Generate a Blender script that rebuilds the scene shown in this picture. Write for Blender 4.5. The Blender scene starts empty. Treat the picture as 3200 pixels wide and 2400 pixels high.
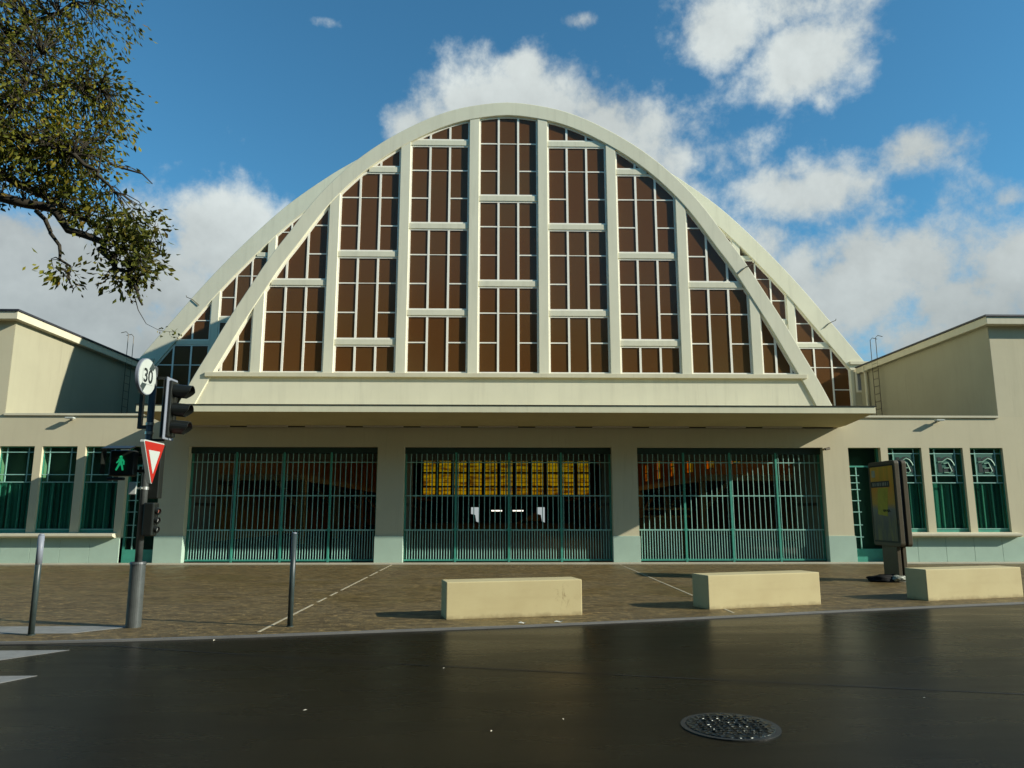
import bpy, bmesh, math, random
from mathutils import Vector, Matrix
random.seed(7)
R = math.radians
scn = bpy.context.scene
COL = scn.collection
ORG = {}

# ------------------------------------------------------------------ helpers
class MB:
    def __init__(s): s.v = []; s.f = []
    def add(s, vs, fs):
        n = len(s.v); s.v += [tuple(v) for v in vs]; s.f += [tuple(i + n for i in f) for f in fs]; return s
    def box(s, x0, x1, y0, y1, z0, z1):
        return s.add([(x0,y0,z0),(x1,y0,z0),(x1,y1,z0),(x0,y1,z0),(x0,y0,z1),(x1,y0,z1),(x1,y1,z1),(x0,y1,z1)],
                     [(0,3,2,1),(4,5,6,7),(0,1,5,4),(1,2,6,5),(2,3,7,6),(3,0,4,7)])
    def hexa(s, p):   # 8 points, bottom 4 ccw then top 4
        return s.add(p, [(0,3,2,1),(4,5,6,7),(0,1,5,4),(1,2,6,5),(2,3,7,6),(3,0,4,7)])
    def prism(s, poly, y0, y1):       # poly in XZ
        n = len(poly)
        a = sum(poly[i][0]*poly[(i+1)%n][1]-poly[(i+1)%n][0]*poly[i][1] for i in range(n))
        if a < 0: poly = poly[::-1]
        vs = [(x,y0,z) for x,z in poly] + [(x,y1,z) for x,z in poly]
        fs = [tuple(range(n)), tuple(range(2*n-1, n-1, -1))]
        fs += [((i+1)%n, i, i+n, (i+1)%n+n) for i in range(n)]
        return s.add(vs, fs)
    def ext_x(s, poly, x0, x1):       # poly in YZ
        n = len(poly)
        a = sum(poly[i][0]*poly[(i+1)%n][1]-poly[(i+1)%n][0]*poly[i][1] for i in range(n))
        if a < 0: poly = poly[::-1]
        vs = [(x0,y,z) for y,z in poly] + [(x1,y,z) for y,z in poly]
        fs = [tuple(range(n-1,-1,-1)), tuple(range(n, 2*n))]
        fs += [(i, (i+1)%n, (i+1)%n+n, i+n) for i in range(n)]
        return s.add(vs, fs)
    def ext_z(s, poly, z0, z1):       # poly in XY
        n = len(poly)
        a = sum(poly[i][0]*poly[(i+1)%n][1]-poly[(i+1)%n][0]*poly[i][1] for i in range(n))
        if a < 0: poly = poly[::-1]
        vs = [(x,y,z0) for x,y in poly] + [(x,y,z1) for x,y in poly]
        fs = [tuple(range(n-1,-1,-1)), tuple(range(n, 2*n))]
        fs += [(i, (i+1)%n, (i+1)%n+n, i+n) for i in range(n)]
        return s.add(vs, fs)
    def cyl(s, p0, p1, r0, r1=None, n=16, cap=True):
        if r1 is None: r1 = r0
        p0 = Vector(p0); p1 = Vector(p1); d = (p1-p0).normalized()
        u = d.orthogonal().normalized(); w = d.cross(u)
        vs = []
        for p, r in ((p0,r0),(p1,r1)):
            for i in range(n):
                a = 2*math.pi*i/n; vs.append(p + u*math.cos(a)*r + w*math.sin(a)*r)
        fs = [(i, (i+1)%n, (i+1)%n+n, i+n) for i in range(n)]
        if cap: fs += [tuple(range(n-1,-1,-1)), tuple(range(n,2*n))]
        return s.add(vs, fs)
    def tube(s, pts, rs, n=6):
        pts = [Vector(p) for p in pts]
        if not hasattr(rs, '__len__'): rs = [rs]*len(pts)
        vs = []; u = None
        for i, p in enumerate(pts):
            d = (pts[min(i+1,len(pts)-1)] - pts[max(i-1,0)]).normalized()
            if u is None: u = d.orthogonal().normalized()
            else: u = (u - d*u.dot(d)).normalized()
            w = d.cross(u)
            for k in range(n):
                a = 2*math.pi*k/n; vs.append(p + (u*math.cos(a)+w*math.sin(a))*rs[i])
        fs = []
        for i in range(len(pts)-1):
            for k in range(n):
                fs.append((i*n+k, i*n+(k+1)%n, (i+1)*n+(k+1)%n, (i+1)*n+k))
        fs += [tuple(range(n-1,-1,-1)), tuple(range((len(pts)-1)*n, len(pts)*n))]
        return s.add(vs, fs)
    def build(s, name, mat, parent=None, bevel=0, smooth=False, segs=2):
        me = bpy.data.meshes.new(name)
        o = ORG.get(parent.name, Vector((0,0,0))) if parent else Vector((0,0,0))
        me.from_pydata([(v[0]-o.x, v[1]-o.y, v[2]-o.z) for v in s.v], [], s.f)
        me.validate(); me.update()
        if smooth:
            for p in me.polygons: p.use_smooth = True
        ob = bpy.data.objects.new(name, me); COL.objects.link(ob)
        me.materials.append(mat)
        if parent: ob.parent = parent
        ORG[ob.name] = o
        if bevel:
            b = ob.modifiers.new('bevel', 'BEVEL'); b.width = bevel; b.segments = segs; b.limit_method = 'ANGLE'
        return ob

def empty(name, loc, label, cat, group=None, rz=0):
    o = bpy.data.objects.new(name, None); COL.objects.link(o)
    o.location = loc; o.rotation_euler = (0,0,rz)
    o.empty_display_size = .2
    tag(o, label, cat, group); ORG[o.name] = Vector(loc) if rz == 0 else Vector((0,0,0))
    return o
def tag(o, label=None, cat=None, group=None, kind=None):
    if label: o['label'] = label
    if cat: o['category'] = cat
    if group: o['group'] = group
    if kind: o['kind'] = kind
    return o
def text_mesh(body, size, ext, name, mat, parent, M):
    c = bpy.data.curves.new('t', 'FONT'); c.body = body; c.size = size; c.extrude = ext
    c.align_x = 'CENTER'; c.align_y = 'CENTER'; c.resolution_u = 6; c.offset = size*.02
    t = bpy.data.objects.new('t', c); COL.objects.link(t)
    dg = bpy.context.evaluated_depsgraph_get(); me = bpy.data.meshes.new_from_object(t.evaluated_get(dg))
    bpy.data.objects.remove(t); me.transform(M); me.name = name
    o = ORG[parent.name]; me.transform(Matrix.Translation(-o))
    me.materials.clear(); me.materials.append(mat)
    ob = bpy.data.objects.new(name, me); COL.objects.link(ob); ob.parent = parent; ORG[ob.name] = o
    return ob

# ------------------------------------------------------------------ materials
def mk(name):
    m = bpy.data.materials.new(name); m.use_nodes = True
    nt = m.node_tree; b = nt.nodes['Principled BSDF']
    return m, nt, b
def N(nt, t, **kw):
    n = nt.nodes.new(t)
    for k, v in kw.items():
        if k in n.inputs: n.inputs[k].default_value = v
        else: setattr(n, k, v)
    return n
def noise(nt, scale, detail=4, rough=.55, vec=None, dist=0):
    n = N(nt, 'ShaderNodeTexNoise'); n.inputs['Scale'].default_value = scale
    n.inputs['Detail'].default_value = detail; n.inputs['Roughness'].default_value = rough
    n.inputs['Distortion'].default_value = dist
    if vec: nt.links.new(vec, n.inputs['Vector'])
    return n
def wpos(nt): return N(nt, 'ShaderNodeNewGeometry').outputs['Position']
def mapped(nt, vec, sc):
    m = N(nt, 'ShaderNodeMapping'); m.inputs['Scale'].default_value = sc
    nt.links.new(vec, m.inputs['Vector']); return m.outputs[0]
def ramp(nt, fac, stops):
    r = N(nt, 'ShaderNodeValToRGB'); e = r.color_ramp.elements
    while len(e) < len(stops): e.new(.5)
    for i, (p, c) in enumerate(stops):
        e[i].position = p; e[i].color = (*c, 1) if len(c) == 3 else c
    nt.links.new(fac, r.inputs[0]); return r.outputs[0]
def mixc(nt, fac, a, b, mode='MIX'):
    m = N(nt, 'ShaderNodeMix'); m.data_type = 'RGBA'; m.blend_type = mode
    for sock, v in ((m.inputs[0], fac), (m.inputs[6], a), (m.inputs[7], b)):
        if isinstance(v, (int, float)): sock.default_value = v
        elif isinstance(v, tuple): sock.default_value = (*v, 1)
        else: nt.links.new(v, sock)
    return m.outputs[2]
def bump(nt, b, h, strength, dist=.01):
    n = N(nt, 'ShaderNodeBump'); n.inputs['Strength'].default_value = strength
    n.inputs['Distance'].default_value = dist
    nt.links.new(h, n.inputs['Height']); nt.links.new(n.outputs[0], b.inputs['Normal'])

def plaster(name, col, rough=.85, var=.12, streak=.12):
    m, nt, b = mk(name); P = wpos(nt)
    n1 = noise(nt, .7, 5, .6, P); n2 = noise(nt, 1, 5, .6, mapped(nt, P, (3.5, 3.5, .25)))
    n3 = noise(nt, 60, 3, .6, P)
    c = mixc(nt, ramp(nt, n1.outputs[0], [(.3,(0,0,0)),(.75,(1,1,1))]), col, tuple(x*(1-var) for x in col))
    c = mixc(nt, ramp(nt, n2.outputs[0], [(.5,(0,0,0)),(.85,(streak*4,)*3)]), c, tuple(x*.6 for x in col))
    n4 = noise(nt, 1, 6, .65, mapped(nt, P, (9, 9, .5))); n5 = noise(nt, .45, 3, .5, P)
    st = mixc(nt, 1.0, ramp(nt, n4.outputs[0], [(.54,(0,0,0)),(.75,(.32,)*3)]), ramp(nt, n5.outputs[0], [(.45,(0,0,0)),(.6,(1,1,1))]), 'MULTIPLY')
    c = mixc(nt, st, c, tuple(x*.55 for x in col))
    nt.links.new(c, b.inputs['Base Color']); b.inputs['Roughness'].default_value = rough
    b.inputs['Specular IOR Level'].default_value = .2
    bump(nt, b, n3.outputs[0], .25, .004)
    return m
def paint(name, col, rough=.5, metal=0, var=.25, spec=.4, scale=6):
    m, nt, b = mk(name); P = wpos(nt)
    n1 = noise(nt, scale, 6, .6, P)
    c = mixc(nt, ramp(nt, n1.outputs[0], [(.35,(0,0,0)),(.75,(1,1,1))]), col, tuple(x*(1-var) for x in col))
    nt.links.new(c, b.inputs['Base Color']); b.inputs['Metallic'].default_value = metal
    b.inputs['Roughness'].default_value = rough; b.inputs['Specular IOR Level'].default_value = spec
    return m
def emit(name, col, st, base=None):
    m, nt, b = mk(name)
    b.inputs['Base Color'].default_value = (*(base or col), 1)
    b.inputs['Emission Color'].default_value = (*col, 1); b.inputs['Emission Strength'].default_value = st
    return m

M_WALL = plaster('cream_render', (.56,.505,.335), var=.08, streak=.05)
M_ARCH = plaster('arch_concrete', (.68,.655,.49), var=.10, streak=.10)
M_WING = plaster('wing_render', (.55,.50,.335), var=.1, streak=.06)
M_SIDE = plaster('side_render_dimmed', (.34,.32,.215), var=.1, streak=.04)  # wing render darkened in colour to hold down direct sun on the side
M_TRIM = plaster('trim_concrete', (.60,.56,.40), var=.12, streak=.1)
M_SOFF = plaster('soffit_concrete', (.56,.47,.24), var=.15, streak=.02)
M_FRAME = paint('white_frame', (.86,.82,.68), .6, var=.05)
M_FASC = plaster('fascia_render', (.66,.63,.43), var=.06, streak=.08)
M_MINT = paint('mint_plinth', (.36,.475,.375), .7, var=.12, scale=1.5, spec=.2)
M_GREEN = paint('green_gate_paint', (.06,.31,.22), .45, var=.2)
M_BAR = paint('green_bar_paint', (.26,.50,.41), .5, var=.2)
M_DGREEN = paint('dark_green_frame', (.018,.045,.033), .5, var=.3)
M_DARKGREY = paint('grey_green_panel', (.16,.165,.125), .6, var=.15, scale=1.2)
M_BLACK = paint('black_plastic', (.018,.02,.018), .45, var=.3)
M_HOUS = paint('signal_black', (.012,.014,.011), .4, var=.3)
M_POLE = paint('grey_pole_paint', (.065,.072,.066), .4, var=.35, scale=9, spec=.5)
M_BOLL = paint('bollard_paint', (.035,.05,.047), .4, var=.3, scale=9)
M_BAND = paint('light_grey_band', (.20,.22,.25), .5, var=.1)
M_ROOF = paint('dark_zinc', (.05,.052,.06), .5, .3)
M_INT = paint('interior_concrete', (.55,.38,.15), .9, var=.2)
M_FLOOR = paint('interior_floor', (.018,.016,.010), .6, var=.3)
M_METAL = paint('bare_metal', (.55,.55,.5), .35, .8, var=.2)
M_WHITE = paint('sign_white', (.42,.45,.40), .4, var=.05)
M_RED = paint('sign_red', (.36,.018,.01), .4, var=.08)
M_DIG = paint('sign_dark', (.015,.02,.018), .5, var=.1)
M_SBAND = paint('sign_band_grey', (.035,.05,.045), .5, var=.1)
M_BRONZE = paint('mupi_bronze', (.10,.082,.05), .4, .2, var=.15)
M_HOUSE = plaster('house_render', (.22,.19,.14))
M_STRIP = paint('tube_cover', (.55,.5,.42), .5, var=.1)

def pane_material():
    m, nt, b = mk('amber_brown_glass'); P = wpos(nt)
    vn = N(nt, 'ShaderNodeTexWhiteNoise'); vn.noise_dimensions = '3D'
    sn = N(nt, 'ShaderNodeVectorMath'); sn.operation = 'FLOOR'
    nt.links.new(mapped(nt, P, (1.29, .1, 1.0)), sn.inputs[0]); nt.links.new(sn.outputs[0], vn.inputs[0])
    n1 = noise(nt, .35, 3, .5, P)
    c = ramp(nt, noise(nt, .12, 2, .5, P).outputs[0], [(.35,(.10,.043,.011)),(.65,(.125,.055,.015))])
    c = mixc(nt, ramp(nt, n1.outputs[0], [(.35,(0,0,0)),(.7,(1,1,1))]), c, (.112,.064,.022))
    oi = N(nt, 'ShaderNodeObjectInfo')
    c = mixc(nt, ramp(nt, oi.outputs['Random'], [(0,(0,0,0)),(1,(.55,.55,.55))]), c, (.135,.052,.014))
    nt.links.new(c, b.inputs['Base Color']); b.inputs['Roughness'].default_value = .2
    b.inputs['Specular IOR Level'].default_value = .36
    bump(nt, b, noise(nt, 1.3, 2, .5, P).outputs[0], .06, .02)
    tr = N(nt, 'ShaderNodeBsdfTransparent'); tr.inputs[0].default_value = (.9,.55,.15,1)
    mx = N(nt, 'ShaderNodeMixShader'); mx.inputs[0].default_value = .14
    nt.links.new(b.outputs[0], mx.inputs[1]); nt.links.new(tr.outputs[0], mx.inputs[2])
    nt.links.new(mx.outputs[0], nt.nodes['Material Output'].inputs[0])
    return m
M_PANE = pane_material()
def thin_glass(name, tint, fac, base, rough=.1):
    m, nt, b = mk(name); P = wpos(nt)
    b.inputs['Base Color'].default_value = (*base,1); b.inputs['Roughness'].default_value = rough
    tr = N(nt, 'ShaderNodeBsdfTransparent'); tr.inputs[0].default_value = (*tint,1)
    mx = N(nt, 'ShaderNodeMixShader'); mx.inputs[0].default_value = fac
    n1 = noise(nt, 3, 3, .5, P)
    bump(nt, b, n1.outputs[0], .04, .01)
    nt.links.new(b.outputs[0], mx.inputs[1]); nt.links.new(tr.outputs[0], mx.inputs[2])
    nt.links.new(mx.outputs[0], nt.nodes['Material Output'].inputs[0])
    return m
M_AMBER = thin_glass('amber_glass', (.95,.55,.06), .9, (.3,.18,.03))
nt_ = M_AMBER.node_tree
tr_ = [n for n in nt_.nodes if n.type == 'BSDF_TRANSPARENT'][0]
nn_ = noise(nt_, 1.1, 4, .6, mapped(nt_, wpos(nt_), (.5,.5,2.2)))
nt_.links.new(ramp(nt_, nn_.outputs[0], [(.36,(.55,.20,.01)),(.5,(.95,.46,.03)),(.7,(1,.52,.045))]), tr_.inputs[0])
M_GGLASS = thin_glass('green_glass', (.72,.93,.86), .84, (.01,.03,.022), .06)

def curtain_material():
    m, nt, b = mk('green_window_film'); P = wpos(nt)
    n1 = noise(nt, 1, 3, .5, mapped(nt, P, (9, 1, .15)))
    c = ramp(nt, n1.outputs[0], [(.35,(.03,.095,.075)),(.5,(.075,.215,.165)),(.68,(.17,.40,.32))])
    nt.links.new(c, b.inputs['Base Color']); b.inputs['Roughness'].default_value = .25
    return m
M_CURT = curtain_material()
M_TEAL = paint('teal_film', (.03,.125,.085), .45, var=.3, scale=2)
M_EMB = paint('emblem_dark', (.008,.02,.016), .5)
M_EMBL = paint('emblem_light', (.2,.38,.26), .5)

def asphalt():
    m, nt, b = mk('wet_asphalt'); P = wpos(nt)
    n1 = noise(nt, .35, 6, .6, P, .4); n2 = noise(nt, 160, 3, .7, P); n3 = noise(nt, 1, 5, .6, mapped(nt, P, (.35, 1.6, 1)))
    c = ramp(nt, n1.outputs[0], [(.3,(.006,.0055,.003)),(.7,(.013,.0115,.006))])
    c = mixc(nt, ramp(nt, n2.outputs[0], [(.62,(0,0,0)),(.8,(.35,.35,.35))]), c, (.03,.028,.02))
    vo = N(nt, 'ShaderNodeTexVoronoi'); vo.feature = 'DISTANCE_TO_EDGE'; vo.inputs['Scale'].default_value = .45
    wv = noise(nt, 1.2, 5, .6, P); av = N(nt, 'ShaderNodeVectorMath'); av.operation = 'ADD'
    nt.links.new(P, av.inputs[0]); nt.links.new(wv.outputs['Color'], av.inputs[1]); nt.links.new(av.outputs[0], vo.inputs['Vector'])
    nm = noise(nt, .3, 3, .5, P)
    cr = mixc(nt, 1.0, ramp(nt, vo.outputs[0], [(0,(1,1,1)),(.012,(0,0,0))]), ramp(nt, nm.outputs[0], [(.52,(0,0,0)),(.6,(.8,.8,.8))]), 'MULTIPLY')
    c = mixc(nt, cr, c, (.002,.002,.002))
    nt.links.new(c, b.inputs['Base Color'])
    r = ramp(nt, n3.outputs[0], [(.3,(.22,)*3),(.75,(.36,)*3)])
    nt.links.new(r, b.inputs['Roughness']); b.inputs['Specular IOR Level'].default_value = .055
    bump(nt, b, mixc(nt, .35, n2.outputs[0], noise(nt, 40, 4, .7, P).outputs[0]), .3, .004)
    return m
M_ASPH = asphalt()
def pavers():
    m, nt, b = mk('brown_pavers'); P = wpos(nt)
    br = N(nt, 'ShaderNodeTexBrick'); nt.links.new(mapped(nt, P, (1,1,1)), br.inputs['Vector'])
    br.inputs['Scale'].default_value = 1; br.inputs['Brick Width'].default_value = .24
    br.inputs['Row Height'].default_value = .12; br.inputs['Mortar Size'].default_value = .009
    br.inputs['Mortar Smooth'].default_value = .3
    br.inputs['Color1'].default_value = (.225,.150,.048,1); br.inputs['Color2'].default_value = (.150,.105,.036,1)
    br.inputs['Mortar'].default_value = (.030,.026,.016,1); br.inputs['Bias'].default_value = -.1
    n1 = noise(nt, .5, 6, .65, P, .6); n2 = noise(nt, 45, 4, .7, P); n4 = noise(nt, 5, 5, .7, P)
    c = mixc(nt, ramp(nt, n1.outputs[0], [(.35,(0,0,0)),(.65,(.75,.75,.75))]), br.outputs[0], (.115,.095,.048))
    c = mixc(nt, ramp(nt, n4.outputs[0], [(.4,(0,0,0)),(.7,(.6,.6,.6))]), c, (.23,.165,.07))
    n5 = noise(nt, 1, 6, .7, mapped(nt, P, (1.6, 6, 1)), .5)
    c = mixc(nt, ramp(nt, n5.outputs[0], [(.42,(.9,.9,.9)),(.56,(0,0,0))]), c, (.07,.046,.016))
    n6 = noise(nt, 1, 5, .7, mapped(nt, P, (7, 16, 1)), .5)
    c = mixc(nt, ramp(nt, n6.outputs[0], [(.54,(0,0,0)),(.64,(.8,.8,.8))]), c, (.50,.34,.13))
    c = mixc(nt, ramp(nt, n2.outputs[0], [(.35,(.9,.9,.9)),(.62,(0,0,0))]), c, (.035,.026,.011))
    nt.links.new(c, b.inputs['Base Color'])
    r = ramp(nt, n1.outputs[0], [(.35,(.34,)*3),(.62,(.7,)*3)]); nt.links.new(r, b.inputs['Roughness'])
    b.inputs['Specular IOR Level'].default_value = .3
    h = mixc(nt, .5, br.outputs[1], n2.outputs[0], 'SUBTRACT')
    bump(nt, b, mixc(nt, .5, n2.outputs[0], n6.outputs[0]), .8, .015)
    return m
M_PAVE = pavers()
M_KERB = plaster('kerb_granite', (.15,.15,.14), .5, .3)
M_STEP = plaster('pale_step', (.40,.37,.27), .7, .2)
M_STRIPE = paint('marking_paint', (.22,.22,.20), .6, var=.35, scale=5)
M_LINE = paint('pale_joint', (.42,.37,.25), .7, var=.4, scale=10)
M_DARKLINE = paint('dark_line', (.004,.004,.003), .5)
M_GROUND = paint('far_ground', (.06,.055,.04), .8)
def bench_stone(name, scuff=None):
    m, nt, b = mk(name); T = N(nt, 'ShaderNodeTexCoord').outputs['Object']
    n1 = noise(nt, 1.5, 5, .6, T); n2 = noise(nt, 90, 3, .6, T); n3 = noise(nt, 1, 4, .6, mapped(nt, T, (1, 1, 9)))
    c = mixc(nt, ramp(nt, n1.outputs[0], [(.3,(0,0,0)),(.75,(1,1,1))]), (.47,.405,.215), (.42,.35,.18))
    c = mixc(nt, ramp(nt, n3.outputs[0], [(.5,(0,0,0)),(.8,(.35,)*3)]), c, (.36,.29,.15))
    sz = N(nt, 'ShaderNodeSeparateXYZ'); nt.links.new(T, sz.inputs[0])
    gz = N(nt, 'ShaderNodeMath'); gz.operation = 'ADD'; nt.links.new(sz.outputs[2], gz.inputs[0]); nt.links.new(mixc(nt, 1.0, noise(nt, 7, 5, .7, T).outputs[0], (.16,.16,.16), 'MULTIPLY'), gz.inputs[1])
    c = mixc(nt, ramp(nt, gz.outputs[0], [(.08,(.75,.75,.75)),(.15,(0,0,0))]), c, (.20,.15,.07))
    pt = noise(nt, 28, 4, .7, T)
    c = mixc(nt, ramp(nt, pt.outputs[0], [(.62,(0,0,0)),(.72,(.45,.45,.45))]), c, (.28,.22,.11))
    if scuff:
        mp = N(nt, 'ShaderNodeVectorMath'); mp.operation = 'DISTANCE'; nt.links.new(mapped(nt, T, (1,0,1)), mp.inputs[0])
        mp.inputs[1].default_value = scuff
        f1 = ramp(nt, mp.outputs['Value'], [(0,(1,1,1)),(.24,(0,0,0))])
        ns = noise(nt, 9, 6, .75, mapped(nt, T, (1,1,.6)), 1.5)
        f2 = ramp(nt, ns.outputs[0], [(.52,(0,0,0)),(.62,(.8,.8,.8))])
        c = mixc(nt, mixc(nt, 1.0, f1, f2, 'MULTIPLY'), c, (.16,.11,.04))
    nt.links.new(c, b.inputs['Base Color']); b.inputs['Roughness'].default_value = .75
    b.inputs['Specular IOR Level'].default_value = .25
    bump(nt, b, n2.outputs[0], .3, .003)
    return m

# ------------------------------------------------------------------ profiles
def interp(pts, x):
    x = abs(x)
    for (a, za), (b, zb) in zip(pts, pts[1:]):
        if x <= b: return za + (zb-za)*(x-a)/(b-a)
    return pts[-1][1]
def smooth_profile(pts, n=3):       # Catmull-Rom through half profile, mirrored at 0
    P = [(-pts[1][0], pts[1][1])] + pts + [(2*pts[-1][0]-pts[-2][0], 2*pts[-1][1]-pts[-2][1])]
    out = []
    for i in range(1, len(P)-2):
        p0, p1, p2, p3 = P[i-1], P[i], P[i+1], P[i+2]
        for k in range(n):
            t = k/n
            out.append(tuple(.5*((2*p1[j]) + (-p0[j]+p2[j])*t + (2*p0[j]-5*p1[j]+4*p2[j]-p3[j])*t*t + (-p0[j]+3*p1[j]-3*p2[j]+p3[j])*t**3) for j in (0,1)))
    out.append(pts[-1]); return out
def offset(pts, d):
    out = []
    for i, (x, z) in enumerate(pts):
        a = pts[max(i-1,0)]; b = pts[min(i+1,len(pts)-1)]
        if i == 0: a = (-pts[1][0], pts[1][1])
        tx, tz = b[0]-a[0], b[1]-a[1]; L = math.hypot(tx, tz)
        out.append((max(0, x + tz/L*d), z - tx/L*d))
    out[0] = (0, out[0][1]); return out
FO = smooth_profile([(0,15.5),(1.36,15.33),(2.36,15.03),(3.3,14.58),(4.3,13.97),(5.25,13.22),(6.08,12.38),(6.7,11.6),(7.3,10.7),(7.88,9.85),(8.5,8.78),(9.1,7.72),(9.62,6.72),(10.1,5.8),(10.5,4.95),(10.75,4.35)])
FI = offset(FO, .49)
RO = smooth_profile([(0,19.7),(2,19.55),(4,18.95),(5.7,18.15),(7.3,17.2),(8.25,16.55),(9.3,15.75),(10.2,14.97),(11.4,13.75),(12.6,12.42),(13.6,11.2),(14.4,10.15),(15.2,9.1),(15.95,8.1)])
RI = offset(RO, .74)
def full(p): return [(-x,z) for x,z in p[::-1]] + [q for q in p if q[0] > 0]
def band(mb, po, pi, y0, y1):
    a = full(po); b = full(pi); n = min(len(a), len(b))
    for i in range(n-1):
        mb.hexa([(b[i][0],y0,b[i][1]),(b[i+1][0],y0,b[i+1][1]),(b[i+1][0],y1,b[i+1][1]),(b[i][0],y1,b[i][1]),
                 (a[i][0],y0,a[i][1]),(a[i+1][0],y0,a[i+1][1]),(a[i+1][0],y1,a[i+1][1]),(a[i][0],y1,a[i][1])])
def strip_band(mb, po, pi, y0, y1):     # continuous ring without internal faces
    a = full(po); b = full(pi); n = len(a); v = []
    for i in range(n):
        v += [(a[i][0],y0,a[i][1]),(b[i][0],y0,b[i][1]),(b[i][0],y1,b[i][1]),(a[i][0],y1,a[i][1])]
    f = []
    for i in range(n-1):
        for k in range(4):
            f.append((4*i+k, 4*i+(k+1)%4, 4*(i+1)+(k+1)%4, 4*(i+1)+k))
    f += [(3,2,1,0), (4*n-4,4*n-3,4*n-2,4*n-1)]
    mb.add(v, f)
zfi = lambda x: interp(FI, x)
zri = lambda x: interp(RI, x)

# ------------------------------------------------------------------ the market hall
H = empty('market_hall', (0,23.1,0), 'cream concrete market hall with two parabolic arches and brown gridded windows', 'market hall')
YF = 23.4
PITCH = 2.33
def glazed_bay(xa, xb, zb, zt, zin, Y, center_rows, rowstep=1.0, rows=None):
    """one window between two mullions: frame with glazing bars, panes behind it"""
    fw = .055; n = 10
    xs = [xa + (xb-xa)*i/n for i in range(n+1)]
    # clip to where the arch is above the sill
    lo = [x for x in xs if zin(x) > zb+.05]
    if len(lo) < 3: return
    xa2, xb2 = lo[0], lo[-1]
    def edge(xe, other):
        if abs(zin(xe)-zb) < .06 or zin(xe) > zb: 
            pass
        return xe
    if xa2 > xa:
        l, h = xa2-(xb-xa)/n, xa2
        for _ in range(12):
            m = (l+h)/2
            if zin(m) > zb: h = m
            else: l = m
        xa2 = h
    if xb2 < xb:
        l, h = xb2, xb2+(xb-xa)/n
        for _ in range(12):
            m = (l+h)/2
            if zin(m) > zb: l = m
            else: h = m
        xb2 = l
    n = 14
    xs = [xa2 + (xb2-xa2)*i/n for i in range(n+1)]
    tops = [min(zt, zin(x)) for x in xs]
    poly = [(xa2,zb),(xb2,zb)] + [(x,z) for x, z in zip(xs[::-1], tops[::-1])]
    # drop duplicates
    pp = []
    for p in poly:
        if not pp or abs(p[0]-pp[-1][0])+abs(p[1]-pp[-1][1]) > .004: pp.append(p)
    fr = MB()
    y0, y1 = Y+.07, Y+.13
    fr.box(xa2, xb2, y0, y1, zb, zb+fw)
    if tops[0] > zb+.12: fr.box(xa2, xa2+fw, y0+.001, y1, zb+fw, tops[0])
    if tops[-1] > zb+.12: fr.box(xb2-fw, xb2, y0+.001, y1, zb+fw, tops[-1])
    for i in range(n):
        a, b = (xs[i], tops[i]), (xs[i+1], tops[i+1])
        if a[1] < zb+.02 and b[1] < zb+.02: continue
        tx, tz = b[0]-a[0], b[1]-a[1]; L = math.hypot(tx, tz)
        w = fw*L/max(tx, .05)          # vertical thickness giving constant width
        w = min(w, .22)
        fr.hexa([(a[0],y0-.001,a[1]-w),(b[0],y0-.001,b[1]-w),(b[0],y1,b[1]-w),(a[0],y1,a[1]-w),
                 (a[0],y0-.001,a[1]+.02),(b[0],y0-.001,b[1]+.02),(b[0],y1,b[1]+.02),(a[0],y1,a[1]+.02)])
    mw = .034
    v = [xa + (xb-xa)/3, xa + 2*(xb-xa)/3]
    for x in v:
        if xa2 < x < xb2:
            zt2 = min(zt, zin(x))
            if zt2 > zb+.1: fr.box(x-mw, x+mw, y0+.004, y1, zb+fw, zt2)
    hs = .02
    full_rows, side_rows = center_rows
    cols = [(xa, v[0], False), (v[0], v[1], True), (v[1], xb, False)]
    for z, ok in [(z, True) for z in full_rows] + [(z, False) for z in side_rows]:
        for a, b, c in cols:
            if c and not ok: continue
            aa, bb = max(a, xa2), min(b, xb2)
            # clip where arch lower than z
            for _ in range(40):
                if bb-aa < .05: break
                if zin(aa) < z+.02: aa += .03
                elif zin(bb) < z+.02: bb -= .03
                else: break
            if bb-aa < .1 or z > zt-.1: continue
            h = hs*(.55 if (c and ok) else 1)
            fr.box(aa, bb, y0+.010, y1, z-h, z+h)
    w = fr.build('window', M_FRAME, H)
    MB().prism(pp, Y+.098, Y+.115).build('pane', M_PANE, w)

# front arch glazing
SILL = 5.97
hw = .165
centers = [i*PITCH for i in range(-4, 5)]
beam_off = {0: 9, 1: 8, 2: 10, 3: 9, 4: 99}
for k in range(-4, 5):
    xa = k*PITCH - PITCH/2 + hw; xb = k*PITCH + PITCH/2 - hw
    if abs(k) == 4:
        xa, xb = (xa, 9.75) if k > 0 else (-9.75, xb)
    ak = abs(k)
    beams = {0: [9, 12], 1: [8, 11, 14], 2: [7, 10, 13], 3: [9], 4: []}[ak]
    zs = [SILL] + beams + [99]
    for i in range(len(zs)-1):
        zb = zs[i] + (.09 if i else 0); zt = zs[i+1] - .09
        if zb > max(zfi(xa), zfi(xb), zfi((xa+xb)/2)): continue
        if i == 0:
            rows = {0: ([8], [7]), 1: ([], [7]), 2: ([], []), 3: ([8], [7]), 4: ([], [7])}[ak]
        else:
            t = zs[i] + 3
            rows = ([t-1], [t-2])
            if zt > 90:
                rows = ([14],[13]) if ak == 0 else (([], []) if ak in (1, 2) else ([], [10, 11]))
        if i == 0 or True:
            glazed_bay(xa, xb, zb, min(zt, 50), zfi, YF, rows)
    for z in beams:
        a, b = xa, xb
        for _ in range(80):
            if zfi(a) < z: a += .03
            elif zfi(b) < z: b -= .03
            else: break
        MB().box(a, b, YF+.045, YF+.25, z-.095, z+.095).build('transom', M_ARCH, H, .01)
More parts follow.
